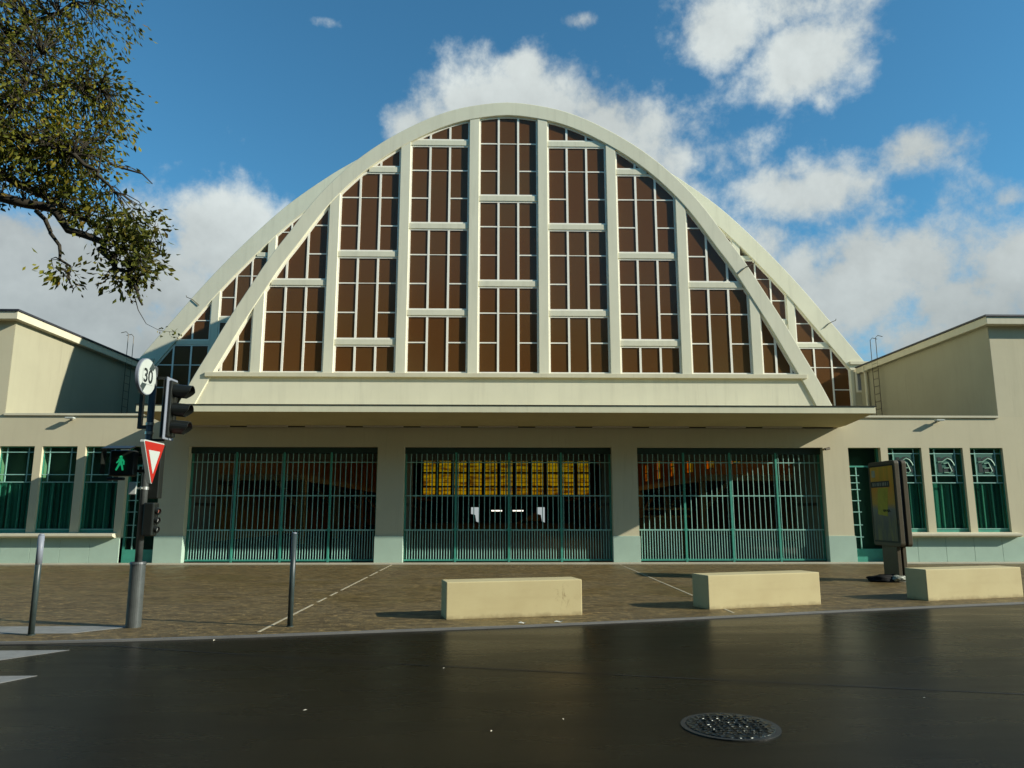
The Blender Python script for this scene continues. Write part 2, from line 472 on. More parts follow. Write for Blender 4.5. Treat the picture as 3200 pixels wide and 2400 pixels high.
for s in (-1, 1):
    for k in (.5, 1.5, 2.5, 3.5):
        x = s*k*PITCH
        zt = max(zfi(x-hw), zfi(x+hw)) + .12
        MB().box(x-hw, x+hw, YF+.004, YF+.3, SILL-.02, zt-.0).build('mullion', M_ARCH, H, .012)
# rib, base wall, sill
m = MB(); strip_band(m, FO, FI, YF-.02, YF+.55); m.build('arch_rib', M_ARCH, H, .02)
m = MB()
base = [(x, z) for x, z in FI if z < 5.9]
xs6 = 9.49
m.prism([(-10.5,4.2),(10.5,4.2)] + [(10.45,4.4),(xs6+.1,SILL-.1)] + [(-xs6-.1,SILL-.1),(-10.45,4.4)], YF+.03, YF+.3).build('base_wall', M_ARCH, H)
MB().box(-9.72, 9.72, YF-.075, YF+.22, 5.82, 5.965).build('sill', M_TRIM, H, .012)
# porch vault shell behind the rib
SH = offset(FO, .10); SHI = offset(FO, .40)
m = MB(); strip_band(m, SH, SHI, YF+.55, 31.72); m.build('porch_vault', M_ARCH, H)

# rear arch
YR = 31.7
rc = {3: [10, 13], 4: [10, 13], 5: [10], 6: [8.87]}
for s in (-1, 1):
    for k in (2, 3, 4, 5, 6):
        a = k*PITCH - PITCH/2 + .17; b = k*PITCH + PITCH/2 - .17
        if k == 6: b = 15.28
        xa, xb = (a, b) if s > 0 else (-b, -a)
        beams = {2: [10, 13, 16], 3: [9, 12, 15], 4: [7.9, 13.0], 5: [6.9, 9.93, 12.93], 6: [8.87]}[k]
        if k == 4: beams = [7, 10, 13]
        zs = [5.2] + beams + [99]
        for i in range(len(zs)-1):
            zb = zs[i] + (.095 if i else 0); zt = min(zs[i+1]-.095, 60)
            if zb > max(zri(xa), zri(xb)): continue
            if i == 0: rows = ([zt+.095-1], [zt+.095-2])
            elif zt > 50: rows = ([], [zs[i]+1, zs[i]+2])
            else: rows = ([zs[i+1]-1], [zs[i+1]-2])
            glazed_bay(xa, xb, zb, zt, zri, YR, rows)
        for z in beams:
            aa, bb = xa, xb
            for _ in range(80):
                if zri(aa) < z: aa += .03
                elif zri(bb) < z: bb -= .03
                else: break
            if bb-aa > .2: MB().box(aa, bb, YR+.045, YR+.25, z-.10, z+.10).build('transom', M_ARCH, H, .01)
    for k in (1.5, 2.5, 3.5, 4.5, 5.5):
        x = s*k*PITCH
        MB().box(x-.17, x+.17, YR+.004, YR+.3, 4.9, max(zri(x-.17), zri(x+.17))+.15).build('mullion', M_ARCH, H, .012)
    # end pier under the rib foot and the small grey wall beside it
    x0, x1 = sorted((s*15.28, s*15.42))
    MB().box(x0, x1, YR-.01, YR+.5, 4.6, 8.3).build('end_pier', M_ARCH, H, .01)
    x0, x1 = sorted((s*15.42, s*16.3))
    MB().box(x0, x1, YR+.02, YR+.45, 4.6, 7.75).build('side_wall', M_WALL, H)
m = MB(); strip_band(m, RO, RI, YR-.03, YR+.7); m.build('vault_rib', M_ARCH, H, .02)
for s in (-1, 1):
    x0, x1 = sorted((s*15.25, s*16.25))
    MB().box(x0, x1, YR-.12, YR+.3, 7.98, 8.12).build('rib_foot', M_TRIM, H, .01)
MB().box(15.5, 15.85, YR-.03, YR+.02, 6.75, 7.65).build('vent_window', M_FRAME, H)
MB().box(15.56, 15.79, YR-.045, YR-.03, 6.83, 7.57).build('vent_grille', M_BAND, H)

# main vault, long hall behind
YE = 112
MSH = offset(RO, .12); MSI = offset(RO, .45)
m = MB(); strip_band(m, MSH, MSI, YR+.7, YE); m.build('main_vault', M_INT, H)
for s in (-1, 1):
    x0, x1 = sorted((s*15.55, s*15.9))
    m = MB(); m.box(x0, x1, YR+.45, YE, 0, 3.4)
    m.box(x0, x1, YR+.45, YE, 6.6 if s > 0 else 3.4, 8.3)
    if s > 0:
        for i in range(14):
            y = 33 + i*5.85
            m.box(x0, x1, y, y+3.4, 3.4, 6.6)
            m.box(x0, x1, y+3.4, y+5.85, 3.4, 4.7)
    m.build('side_arcade_wall', M_INT, H)
    for i in range(13 if s > 0 else 0):
        y = 36.4 + i*5.85
        fr = MB()
        xm = s*15.7
        for q in range(4): fr.box(xm-.04, xm+.04, y+q*.79, y+q*.79+.08, 4.7, 6.6)
        for z in (4.7, 5.6, 6.52): fr.box(xm-.045, xm+.045, y, y+2.45, z, z+.08)
        w = fr.build('side_window', M_DGREEN, H)
        MB().box(xm-.01, xm+.01, y, y+2.45, 4.7, 6.6).build('pane', M_AMBER, w)
# transverse ribs and aisle galleries inside the hall
RB = offset(RO, 1.2)
for i in range(8):
    y = 38 + i*9
    m = MB(); strip_band(m, offset(RO, .45), RB, y, y+.5); m.build('inner_rib', M_INT, H)
for s in (-1, 1):
    m = MB()
    x0, x1 = sorted((s*9.8, s*15.5))
    m.box(x0, x1, 36, YE-2, 3.05, 3.35)
    m.build('aisle_gallery', M_INT, H)
    for i in range(9):
        y = 37 + i*8
        m = MB(); m.box(s*10-.15, s*10+.15, y, y+.3, 0, 3.05)
        m.hexa([(s*10-.1, y+.05, 1.6),(s*10+.1, y+.05, 1.6),(s*10+.1, y+.25, 1.6),(s*10-.1, y+.25, 1.6),
                (s*11.3-.1, y+.05, 3.06),(s*11.3+.1, y+.05, 3.06),(s*11.3+.1, y+.25, 3.06),(s*11.3-.1, y+.25, 3.06)])
        m.build('aisle_post', M_INT, H)
MB().box(-16, 16, 25.6, YE, -.02, .004).build('hall_floor', M_FLOOR, H)
# far facade with amber windows
m = MB()
m.box(-16, 16, YE, YE+.4, 0, 4.1); m.box(-16, -11.4, YE+.001, YE+.4, 4.1, 19); m.box(13.6, 16, YE+.001, YE+.4, 4.1, 19)
for k in range(-6, 8):
    m.box(k*PITCH-.28+.0, k*PITCH+.28, YE, YE+.3, 4.1, 19)
for z in (5.3, 7.4, 9.6):
    m.box(-16, 16, YE+.01, YE+.2, z-.13, z+.13)
m.build('far_facade', M_DGREEN, H)
fr = MB()
for k in range(-7, 8):
    for t in (.3, .5, .7): fr.box((k+t)*PITCH-.05, (k+t)*PITCH+.05, YE+.1, YE+.15, 4.1, 18)
for z in [4.1+.62*i for i in range(20)]: fr.box(-15.5, 15.5, YE+.1, YE+.14, z-.035, z+.035)
w = fr.build('far_window', M_DGREEN, H)
MB().box(-15.5, 15.5, YE+.16, YE+.18, 4.1, 18.4).build('pane', M_AMBER, w)

# ---- ground floor facade wall with openings
Y0, Y1 = 23.1, 23.5
TOP = 3.56; RT = 4.56
openings = [(-15.75,-14.67,.93),(-14.44,-13.36,.93),(-13.11,-12.03,.93),(-11.8,-10.76,0),(-9.93,-4.08,0),(-3.25,3.25,0),(4.05,9.95,0),(10.76,11.8,0),(12.03,13.11,.93),(13.36,14.44,.93),(14.67,15.73,.93)]
m = MB()
xs = -26.0
for a, b, z in openings:
    m.box(xs, a, Y0, Y1, 0, TOP)
    if z: m.box(a, b, Y0, Y1, 0, z)
    xs = b
m.box(xs, 26, Y0, Y1, 0, TOP)
m.box(-26, 26, Y0, Y1, TOP, RT)
bm = m.build('facade_wall', M_WALL, H)
# low roof between the facade and the vault
for s in (-1, 1):
    x0, x1 = sorted((s*10.3, s*15.75))
    MB().box(x0, x1, Y1, YR+.4, 4.3, 4.5).build('low_roof', M_ROOF, H)
    x0, x1 = sorted((s*10.6, s*15.71))
    MB().box(x0, x1, Y0-.05, Y0+.3, 4.52, 4.585).build('roof_edging', M_TRIM, H)
MB().box(-10.3, 10.3, Y1, 25.5, 4.25, 4.45).build('porch_roof', M_ROOF, H)
# tall side pavilions
for s in (-1, 1):
    a, b = 15.71, 26
    x0, x1 = sorted((s*a, s*b))
    m = MB(); m.box(x0, x1, Y0+.0, Y0+.35, RT+.001, 7.55)
    xi0, xi1 = sorted((s*a, s*(a+.35)))
    m.build('pavilion_wall', M_WING, H)
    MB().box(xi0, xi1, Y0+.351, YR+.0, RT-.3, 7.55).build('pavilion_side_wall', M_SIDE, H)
    xk0, xk1 = sorted((s*(a-.012), s*(a-.0005)))
    MB().box(xk0, xk1, Y0+.003, YR-.01, 4.59, 7.548).build('pavilion_side_wall', M_SIDE, H)  # thin skin in the darkened render, covers the sunlit wall end
    x0, x1 = sorted((s*(a-.22), s*b))
    m = MB(); m.box(x0, x1, Y0-.28, YR-.1, 7.55, 7.8)
    rf = m.build('pavilion_roof', M_TRIM, H, .01)
    x0, x1 = sorted((s*(a-.26), s*b))
    MB().box(x0, x1, Y0-.32, YR-.1, 7.802, 7.86).build('roof_flashing', M_ROOF, rf)

# plinths
def plinth(x0, x1, z=.82, step=None):
    n = 1 if not step else max(1, round((x1-x0)/step)); w = (x1-x0)/n
    m = MB()
    for i in range(n): m.box(x0+i*w+(.006 if i else 0), x0+(i+1)*w, Y0-.035, Y0+.2, .0, z)
    m.build('plinth', M_MINT, H, .006)
for x0, x1 in ((-4.08,-3.25),(3.25,4.05),(9.95,10.76),(-10.76,-9.93)):
    plinth(x0-.02, x1+.02)
plinth(-26, -11.8, .78, .9); plinth(11.8, 26, .78, .9)
for a, b in ((-26,-11.92),(11.92,15.88)):
    m = MB(); m.ext_x([(Y0-.26,.83),(Y0-.26,.90),(Y0+.12,.93),(Y0+.12,.78),(Y0-.12,.78)], a, b)
    m.build('window_sill', M_TRIM, H, .006)
# doorsteps / pale threshold along the front
MB().box(-26, 26, 22.62, Y0-.04, -.05, .035).build('threshold', M_STEP, H, .01)

# ---- vestibules behind the openings
for a, b in ((-9.93,-4.08),(-3.25,3.25),(4.05,9.95)):
    m = MB()
    m.box(a-.1, a-.002, Y1+.002, 25.6, 0, TOP+.2); m.box(b+.002, b+.1, Y1+.002, 25.6, 0, TOP+.2)
    m.box(a-.002, b+.002, Y1+.002, 25.6, TOP+.01, TOP+.2)
    m.box(a-.1, b+.1, 25.602, 25.75, 3.3, 4.4)
    m.build('vestibule', M_DARKGREY, H)
    MB().box(a+.002, a+.03, Y1+.3, 25.5, 1.75, 1.84).build('wall_rail', M_BLACK, H); MB().box(b-.03, b-.002, Y1+.3, 25.5, 1.75, 1.84).build('wall_rail', M_BLACK, H)
    MB().box(a, b, 23.2, 25.6, -.02, .03).build('vestibule_floor', M_FLOOR, H)
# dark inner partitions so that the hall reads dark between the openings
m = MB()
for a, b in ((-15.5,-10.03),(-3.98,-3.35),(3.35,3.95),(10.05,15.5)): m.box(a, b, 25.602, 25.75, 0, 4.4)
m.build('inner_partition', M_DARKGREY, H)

# ---- gates
YG = 23.32
def gate(a, b, posts):
    bars = MB()
    n = round((b-a)/.165); st = (b-a)/n
    for i in range(1, n):
        x = a + i*st
        if min(abs(x-p) for p in posts) > .06:
            bars.cyl((x,YG,.08), (x,YG,3.36), .0125, n=8)
    for i in range(n):
        x = a + (i+.5)*st
        if min(abs(x-p) for p in posts) > .06: bars.cyl((x,YG+.002,.08), (x,YG+.002,1.0), .0125, n=8)
    g = bars.build('gate', M_BAR, H)
    for z, r in ((.09,.026),(1.0,.019),(2.05,.016),(3.09,.014)):
        MB().box(a, b, YG-r, YG+r, z-r, z+r).build('rail', M_GREEN if z < .5 else M_BAR, g)
    for p in posts:
        MB().box(p-.032, p+.032, YG-.035, YG+.035, 0, 3.4).build('post', M_GREEN, g, .004)
        hm = MB()
        for z in (.1, 1.0):
            hm.hexa([(p-.09,YG-.03,z-.02),(p+.09,YG-.03,z-.02),(p+.09,YG+.01,z-.02),(p-.09,YG+.01,z-.02),
                     (p-.035,YG-.03,z+.06),(p+.035,YG-.03,z+.06),(p+.035,YG+.01,z+.06),(p-.035,YG+.01,z+.06)])
        hm.build('hinge', M_GREEN, g)
gate(-9.9, -4.1, (-8.5,-7.02,-5.55))
gate(-3.22, 3.22, (-1.64,0.02,1.66))
gate(4.08, 9.92, (5.55,7.02,8.5))
for a, b in ((-9.93,-4.08),(-3.25,3.25),(4.05,9.95)):
    m = MB(); m.box(a, b, YG-.03, YG+.12, 3.36, TOP); m.build('gate_header', M_DGREEN, H)
    MB().box(a+.001, a+.06, YG+.05, YG+.12, 0, 3.36).build('gate_jamb', M_GREEN, H); MB().box(b-.06, b-.001, YG+.05, YG+.12, 0, 3.36).build('gate_jamb', M_GREEN, H)

# ---- wing windows and doors
def emblem(cx, cz, y, parent, s=1.0):
    d = MB()
    d.box(cx-.17*s, cx-.08*s, y-.006, y, cz+.10*s, cz+.20*s)
    d.prism([(cx-.17*s,cz-.2*s),(cx-.05*s,cz-.2*s),(cx-.08*s,cz+.05*s),(cx-.17*s,cz+.02*s)], y-.006, y)
    d.prism([(cx+.10*s,cz-.2*s),(cx+.27*s,cz-.2*s),(cx+.24*s,cz-.1*s),(cx+.13*s,cz+.03*s),(cx+.06*s,cz+.02*s)], y-.006, y)
    d.prism([(cx-.03*s,cz-.2*s),(cx+.12*s,cz-.2*s),(cx+.10*s,cz-.10*s),(cx-.03*s,cz-.10*s)], y-.006, y)
    arc = [(cx+.08*s+math.cos(t)*.17*s, cz+.06*s+math.sin(t)*.155*s) for t in [R(-20+20*i) for i in range(10)]]
    arc2 = [(cx+.08*s+math.cos(t)*.12*s, cz+.06*s+math.sin(t)*.10*s) for t in [R(-20+20*i) for i in range(10)]]
    d.prism(arc + arc2[::-1], y-.007, y-.0005)
    d.build('emblem', M_EMB, parent)
    l = MB()
    def stroke(pts, w=.018):
        l.tube([(cx+p[0]*s, y-.008, cz+p[1]*s) for p in pts], w*s, 4)
    stroke([(-.17,.07),(-.05,.08),(.02,.13),(.09,.17),(.18,.13),(.24,.04),(.26,-.02)])
    stroke([(-.02,.03),(.10,.05),(.14,-.06),(.18,-.17),(.12,-.215),(-.02,-.21)])
    stroke([(-.02,-.09),(.12,-.08)])
    l.build('emblem_line', M_EMBL, parent)
def wing_window(a, b, emb):
    y = Y0+.10
    m = MB(); t = .03
    m.box(a, b, y, y+.05, .93, 1.02); m.box(a, b, y, y+.05, TOP-.035, TOP)
    m.box(a, a+t, y, y+.05, 1.02, TOP-.035); m.box(b-t, b, y, y+.05, 1.02, TOP-.035)
    w = m.build('wing_window', M_GREEN, H)
    m = MB(); W = b-a
    for z in (3.38, 2.69, 2.46): m.box(a+t, b-t, y-.012, y+.02, z-.014, z+.014)
    for f in (.19, .80): m.box(a+W*f-.014, a+W*f+.014, y-.010, y+.02, 2.46, TOP-.035)
    m.box(a+t, b-t, y-.01, y+.02, 1.02, 1.045)
    m.build('glazing_bar', M_BAR, w)
    m = MB()
    for f in (.07, .34, .63, .9): m.box(a+W*f-.016, a+W*f+.016, y+.03, y+.06, 1.02, 2.46)
    m.build('window_bar', M_BAR, w)
    MB().box(a, b, y+.012, y+.018, .94, TOP-.002).build('pane', M_GGLASS, w)
    m = MB(); rb = random.Random(int(a*100)); x = a+.02
    while x < b-.05:
        w_ = rb.uniform(.07,.2); x2 = min(x+w_, b-.02); yb = y+.14+rb.uniform(-.02,.03)
        m.box(x, x2, yb, yb+.012, .96, 2.44); x = x2+rb.choice((.0,.015,.06))
    m.build('blind_slats', M_CURT, w)
    if emb:
        MB().box(a+W*.2, a+W*.8, y-.002, y+.006, 2.705, 3.366).build('film', M_TEAL, w)
        emblem(a+W*.46, 3.03, y-.004, w, 1.2)
    MB().box(a-.1, b+.1, y+.45, y+.5, .9, 3.7).build('room_wall', M_DARKGREY, w)
for i, (a, b, z) in enumerate(openings):
    if z: wing_window(a, b, a > 0)
for s in (-1, 1):
    a, b = (10.76, 11.8) if s > 0 else (-11.8, -10.76)
    y = Y0+.16
    m = MB(); m.box(a, a+.06, y, y+.06, 0, TOP); m.box(b-.06, b, y, y+.06, 0, TOP)
    m.box(a+.06, b-.06, y, y+.06, 0, .42); m.box(a+.06, b-.06, y, y+.06, 2.95, 3.0)
    d = m.build('side_door', M_GREEN, H)
    m = MB()
    xs_ = a+.28
    m.box(xs_-.015, xs_+.015, y+.0, y+.04, .42, 2.95)
    for z in (.78, 1.15, 1.55, 1.9, 2.25, 2.46, 2.69): m.box(a+.06, xs_+.08, y-.01, y+.03, z-.012, z+.012)
    m.build('glazing_grid', M_BAR, d)
    MB().box(a+.06, b-.06, y+.02, y+.026, .42, TOP).build('pane', M_GGLASS, d)
    MB().box(b-.2, b-.17, y-.05, y-.02, 1.0, 1.35).build('handle', M_METAL, d)
    MB().box(a-.1, b+.1, Y0+.9, Y0+.95, 0, 3.7).build('room_wall', M_DARKGREY, d)

# ---- canopy
m = MB()
m.ext_x([(20.8,4.36),(20.8,4.53),(23.09,4.545),(23.09,4.2),(22.6,4.205)], -10.52, 10.52)
cn = m.build('canopy', M_SOFF, H, .006)
MB().box(-10.53, 10.53, 20.77, 20.80, 4.345, 4.54).build('fascia', M_FASC, cn)
MB().box(-10.56, 10.56, 20.745, 20.95, 4.541, 4.558).build('shadow_line', M_DARKLINE, cn)  # black strip painted in for the shadow gap above the canopy
for q in (10.521, -10.55): MB().box(q, q+.029, 20.80, 23.08, 4.36, 4.53).build('end_fascia', M_WALL, cn)
for i in range(12):
    x = -9.9 + i*1.79
    if x+1.25 > 10.2: break
    MB().box(x, x+1.25, 22.86, 22.93, 4.155, 4.20).build('tube_light', M_STRIP, cn)
MB().box(-10.3, 10.3, 23.0, 23.09, 4.165, 4.19).build('cable_tray', M_ROOF, cn)

# ------------------------------------------------------------------ small things fixed to the hall
def wall_lamp(x, label):
    t = empty('wall_lamp', (x,Y0,4.4), label, 'lamp', 'small lamps high on the wings')
    MB().box(x-.03, x+.03, Y0-.10, Y0, 4.38, 4.42).build('arm', M_METAL, t)
    MB().box(x-.13, x+.13, Y0-.22, Y0-.08, 4.40, 4.45).build('lamp_head', M_WHITE, t, .01)
wall_lamp(-13.6, 'small white lamp on the wall above the left wing windows')
wall_lamp(13.7, 'small white lamp on the wall above the right wing windows')
t = empty('security_camera', (10.03,Y0,3.5), 'small dark camera at the top right corner of the right gate', 'camera')
MB().box(10.0, 10.05, Y0-.1, Y0, 3.5, 3.54).build('bracket', M_BRONZE, t)
MB().cyl((9.97,Y0-.15,3.49),(10.12,Y0-.1,3.53),.035,.045,12).build('camera_body', M_BRONZE, t)
def ladder(s, label):
    x = s*15.5; y0_, y1_ = 29.75, 30.2
    t = empty('roof_ladder', (x,30,4.5), label, 'ladder', 'roof ladders beside the vault')
    for y in (y0_, y1_):
        MB().tube([(x,y,4.5),(x,y,8.75),(x+s*.1,y,8.85),(x+s*.3,y,8.8)], .014, 6).build('stile', M_BRONZE, t)
    m = MB()
    for i in range(10): m.cyl((x,y0_,4.8+i*.32),(x,y1_,4.8+i*.32),.014,n=6)
    m.build('rungs', M_BRONZE, t)
ladder(1, 'thin roof ladder against the right pavilion wall')
ladder(-1, 'thin roof ladder against the left pavilion wall')
t = empty('drain_pipe', (15.6,31,4.5), 'pale drain pipe between the right vault foot and the pavilion', 'pipe')
MB().cyl((15.56,30.95,4.5),(15.56,30.95,7.75),.06,n=12).build('pipe', M_TRIM, t)
MB().box(15.46,15.66,30.87,31.05,7.5,7.75).build('hopper', M_TRIM, t)
# lightning hooks on the arches
for (x, z, y, lb) in ((8.02,9.62,YF,'short metal hook on the right edge of the front arch'), (14.6,9.9,YR,'short metal hook on the right edge of the rear vault'), (-13.9,10.8,YR,'short metal hook on the left edge of the rear vault')):
    s = 1 if x > 0 else -1
    t = MB(); t.tube([(x-s*.4,y-.06,z-.28),(x-s*.1,y-.06,z-.02),(x+s*.18,y-.05,z+.1),(x+s*.2,y-.05,z+.17)], .016, 5)
    tag(t.build('metal_hook', M_BRONZE), lb, 'hook')
# things seen inside the hall
for x, lb in ((-1.52,'white lit sign panel hanging inside the hall, left of the middle gate post'), (2.0,'white lit sign panel hanging inside the hall, right of the middle gate post')):
    t = empty('hanging_sign', (x,40,1.3), lb, 'sign')
    MB().prism([(x-.2,1.8),(x+.22,1.8),(x+.22,1.0),(x+.08,1.05),(x+.02,1.4),(x-.2,1.45)], 40, 40.06).build('panel', emit('panel_light', (.8,.9,.9), .35, (.6,.65,.62)), t)
    m = MB(); m.cyl((x-.2,40.03,1.8),(x-.2,40.03,4.6),.012,n=5); m.cyl((x+.2,40.03,1.8),(x+.2,40.03,4.6),.012,n=5); m.build('hanger', M_BLACK, t)
for x, lb in ((-.35,'lit tube lamp inside the hall left of the middle gate post'), (.85,'lit tube lamp inside the hall right of the middle gate post')):
    t = empty('tube_lamp', (x,42,1.5), lb, 'lamp')
    MB().cyl((x-.3,42,1.62),(x+.3,42,1.62),.035,n=8).build('tube', emit('tube_light', (1,.95,.8), 1.2), t)
    MB().box(x-.32,x+.32,41.97,42.03,1.66,1.7).build('housing', M_BLACK, t)
hl = bpy.data.lights.new('hall_fill_light', 'POINT'); hl.energy = 70; hl.color = (1,.58,.16); hl.shadow_soft_size = .5  # added warm fill for the hall interior, no fixture hangs here
ho = bpy.data.objects.new('hall_fill_light', hl); COL.objects.link(ho); ho.location = (4,50,6.5)
t = empty('market_counter', (5.6,27.5,0), 'brown wooden counter behind the bars of the right gate', 'counter')
MB().box(4.3,6.6,27.2,27.9,0,1.35).build('counter_body', paint('counter_wood', (.30,.13,.03), .6), t)
MB().box(4.2,6.7,27.1,28.0,1.35,1.42).build('counter_top', paint('counter_top', (.5,.22,.05), .5), t, .01)
MB().box(4.2,6.7,27.1,27.16,1.62,1.70).build('counter_rail', paint('counter_rail', (.5,.22,.05), .5), t)
m = MB(); m.box(4.25,4.3,27.1,27.16,1.42,1.62); m.box(6.6,6.65,27.1,27.16,1.42,1.62); m.build('rail_support', M_BLACK, t)

# ------------------------------------------------------------------ ground
def struct(o, lb=None): return tag(o, lb, kind='structure')
struct(MB().add([(-900,-400,-.16),(900,-400,-.16),(900,1500,-.16),(-900,1500,-.16)], [(0,1,2,3)]).build('ground', M_GROUND))
kerb = [(-60,6.5),(-20,8.4),(-12,9.0),(-7.5,9.3),(-5.96,9.42),(-4.97,9.55),(-3.56,9.80),(-1.86,10.18),(0,10.58),(1.72,11.04),(4.12,11.75),(6.3,12.38),(8.74,13.03),(12,13.9),(20,16.1),(60,27)]
m = MB(); ZR = -.02
for (a, b), (c, d) in zip(kerb, kerb[1:]):
    m.add([(a,-60,ZR),(c,-60,ZR),(c,d+.05,ZR),(a,b+.05,ZR)], [(0,1,2,3)])
struct(m.build('road', M_ASPH))
m = MB()
for (a, b), (c, d) in zip(kerb, kerb[1:]):
    m.add([(a,b+.065,0),(c,d+.065,0),(c,min(60,max(d+.2,26)),0),(a,26,0)], [(0,1,2,3)])
struct(m.build('pavement', M_PAVE))
m = MB()
for i, ((a, b), (c, d)) in enumerate(zip(kerb, kerb[1:])):
    h = .004
    m.hexa([(a,b,-.15),(c,d,-.15),(c,d+.07,-.15),(a,b+.07,-.15),(a,b,h),(c,d,h),(c,d+.07,h),(a,b+.07,h)])
struct(m.build('kerb', M_KERB))
for x in (-3.48, 3.33):
    yk = [b+(d-b)*(x-a)/(c-a) for (a,b),(c,d) in zip(kerb,kerb[1:]) if a <= x <= c][0]
    m = MB()
    y = yk+.3; 
    while y < 22.5:
        L = random.uniform(.5, 2.2); m.box(x-.018, x+.018, y, min(y+L, 22.6), .001, .005); y += L+random.choice((.02,.03,.35))
    struct(m.build('paving_strip', M_LINE))
# crossing stripes
def stripe(poly, z): struct(MB().ext_z(poly, z-.003, z).build('crossing_stripe', M_STRIPE))
stripe([(-9,9.97),(-5.86,10.05),(-5.28,10.68),(-9,10.62)], .005)
stripe([(-9,8.28),(-5.72,8.36),(-5.28,8.98),(-9,8.88)], ZR+.005)
stripe([(-9,6.95),(-5.1,7.05),(-4.82,7.62),(-9,7.55)], ZR+.005)
# thin dark line across the road
pts = [(-9,9.1),(-6.5,9.35),(-4.97,9.25),(-2.67,8.5),(-1.55,8.16),(1.03,7.49),(4.24,6.7),(9,5.6),(16,4.0)]
m = MB()
for (a, b), (c, d) in zip(pts, pts[1:]): m.add([(a,b-.012,ZR+.003),(c,d-.012,ZR+.003),(c,d+.014,ZR+.003),(a,b+.014,ZR+.003)], [(0,1,2,3)])
struct(m.build('road_line', M_DARKLINE))

# manhole cover
t = empty('manhole_cover', (1.37,5.78,ZR), 'round cast iron manhole cover in the dark road', 'manhole cover')
def mh_mat():
    m, nt, b = mk('cast_iron'); T = N(nt, 'ShaderNodeTexCoord').outputs['Object']
    v = N(nt, 'ShaderNodeTexVoronoi'); v.inputs['Scale'].default_value = 26; nt.links.new(T, v.inputs['Vector'])
    b.inputs['Base Color'].default_value = (.02,.024,.02,1); b.inputs['Metallic'].default_value = .6; b.inputs['Roughness'].default_value = .32
    bump(nt, b, v.outputs[0], 1, .02); return m
MH = mh_mat()
m = MB(); m.cyl((1.37,5.78,ZR-.05),(1.37,5.78,ZR+.008),.36,n=48); rg = m.build('cover_frame', M_BLACK, t)
m = MB(); m.cyl((1.37,5.78,ZR-.02),(1.37,5.78,ZR+.014),.32,n=48); lid = m.build('lid', MH, t, .006)
m = MB()
for i in range(-5, 6):
    for j in range(-5, 6):
        x, y = i*.055, j*.055
        if x*x+y*y < .27**2: m.box(1.37+x-.016, 1.37+x+.016, 5.78+y-.012, 5.78+y+.012, ZR+.014, ZR+.021)
m.build('tread_pattern', MH, lid, .004)

# ------------------------------------------------------------------ benches
def bench(x, y, ang, L, D, Hh, label, mat):
    e = bpy.data.meshes.new('stone_bench')
    bm_ = bmesh.new()
    r = .018
    nx = 8
    vs = []
    bmesh.ops.create_cube(bm_, size=1)
    for v in bm_.verts: v.co = Vector(((v.co.x+.5)*L, (v.co.y+.5)*D, (v.co.z+.5)*Hh))
    bmesh.ops.bevel(bm_, geom=[e_ for e_ in bm_.edges], offset=r, segments=3, profile=.6, affect='EDGES')
    bm_.to_mesh(e); bm_.free()
    e.materials.append(mat)
    o = bpy.data.objects.new('stone_bench', e); COL.objects.link(o)
    o.location = (x, y, -.01); o.rotation_euler = (0, 0, R(ang))
    tag(o, label, 'bench', 'pale stone block benches on the pavement'); return o
BM = bench_stone('bench_stone')
BMS = bench_stone('bench_stone_scuffed', (1.82,0,.29))
bench(-1.1, 11.19, 12.6, 2.1, .50, .54, 'pale stone block bench with dark scuffs on its right end, nearest to the kerb', BMS)
bench(3.06, 12.22, 17, 2.2, .48, .545, 'pale stone block bench in front of the right gate, middle one of three', BM)
bench(7.27, 13.32, 15, 2.2, .48, .55, 'pale stone block bench beside the advertising panel, rightmost one', BM)

# ------------------------------------------------------------------ bollards
def bollard(x, y, label, band_):
    t = empty('bollard', (x,y,0), label, 'bollard', 'slim metal bollards by the kerb')
    MB().cyl((x,y,-.02),(x,y,1.25),.037,n=20).build('post', M_BOLL, t, smooth=True)
    MB().cyl((x,y,1.25),(x,y,1.27),.037,.024,n=20).build('cap', M_BAND, t, smooth=True)
    if band_: MB().cyl((x,y,.88),(x,y,1.249),.0385,n=20).build('reflective_band', M_BAND, t, smooth=True)
    MB().cyl((x,y,-.005),(x,y,.012),.05,n=20).build('collar', M_BOLL, t)
bollard(-3.2, 10.59, 'plain dark slim bollard standing in front of the left gate', False)
bollard(-6.31, 9.94, 'slim bollard with a light grey top band on the painted stripe', True)

# ------------------------------------------------------------------ traffic pole
PX, PY = -5.33, 10.58
t = empty('traffic_light', (PX,PY,0), 'grey signal pole with traffic lights and a lit green walking figure', 'traffic light')
MB().cyl((PX+.005,PY,-.02),(PX,PY,.84),.10,n=28).build('pole_sleeve', M_POLE, t, smooth=False)
MB().cyl((PX,PY,.84),(PX,PY,.87),.112,.10,n=28).build('sleeve_collar', M_POLE, t)
MB().cyl((PX,PY,.87),(PX,PY,3.6),.048,n=24).build('pole', M_POLE, t, smooth=True)
MB().cyl((PX,PY,3.6),(PX,PY,3.63),.05,.03,n=24).build('pole_cap', M_POLE, t)
m = MB(); m.box(PX-.165, PX-.115, PY-.03, PY+.03, 2.72, 3.35); m.box(PX-.165, PX+.0, PY-.025, PY+.025, 2.72, 2.77); m.build('side_bracket', M_POLE, t)
for z in (2.66, 2.79): MB().cyl((PX,PY,z-.02),(PX,PY,z+.02),.058,n=20).build('clamp', M_METAL, t)
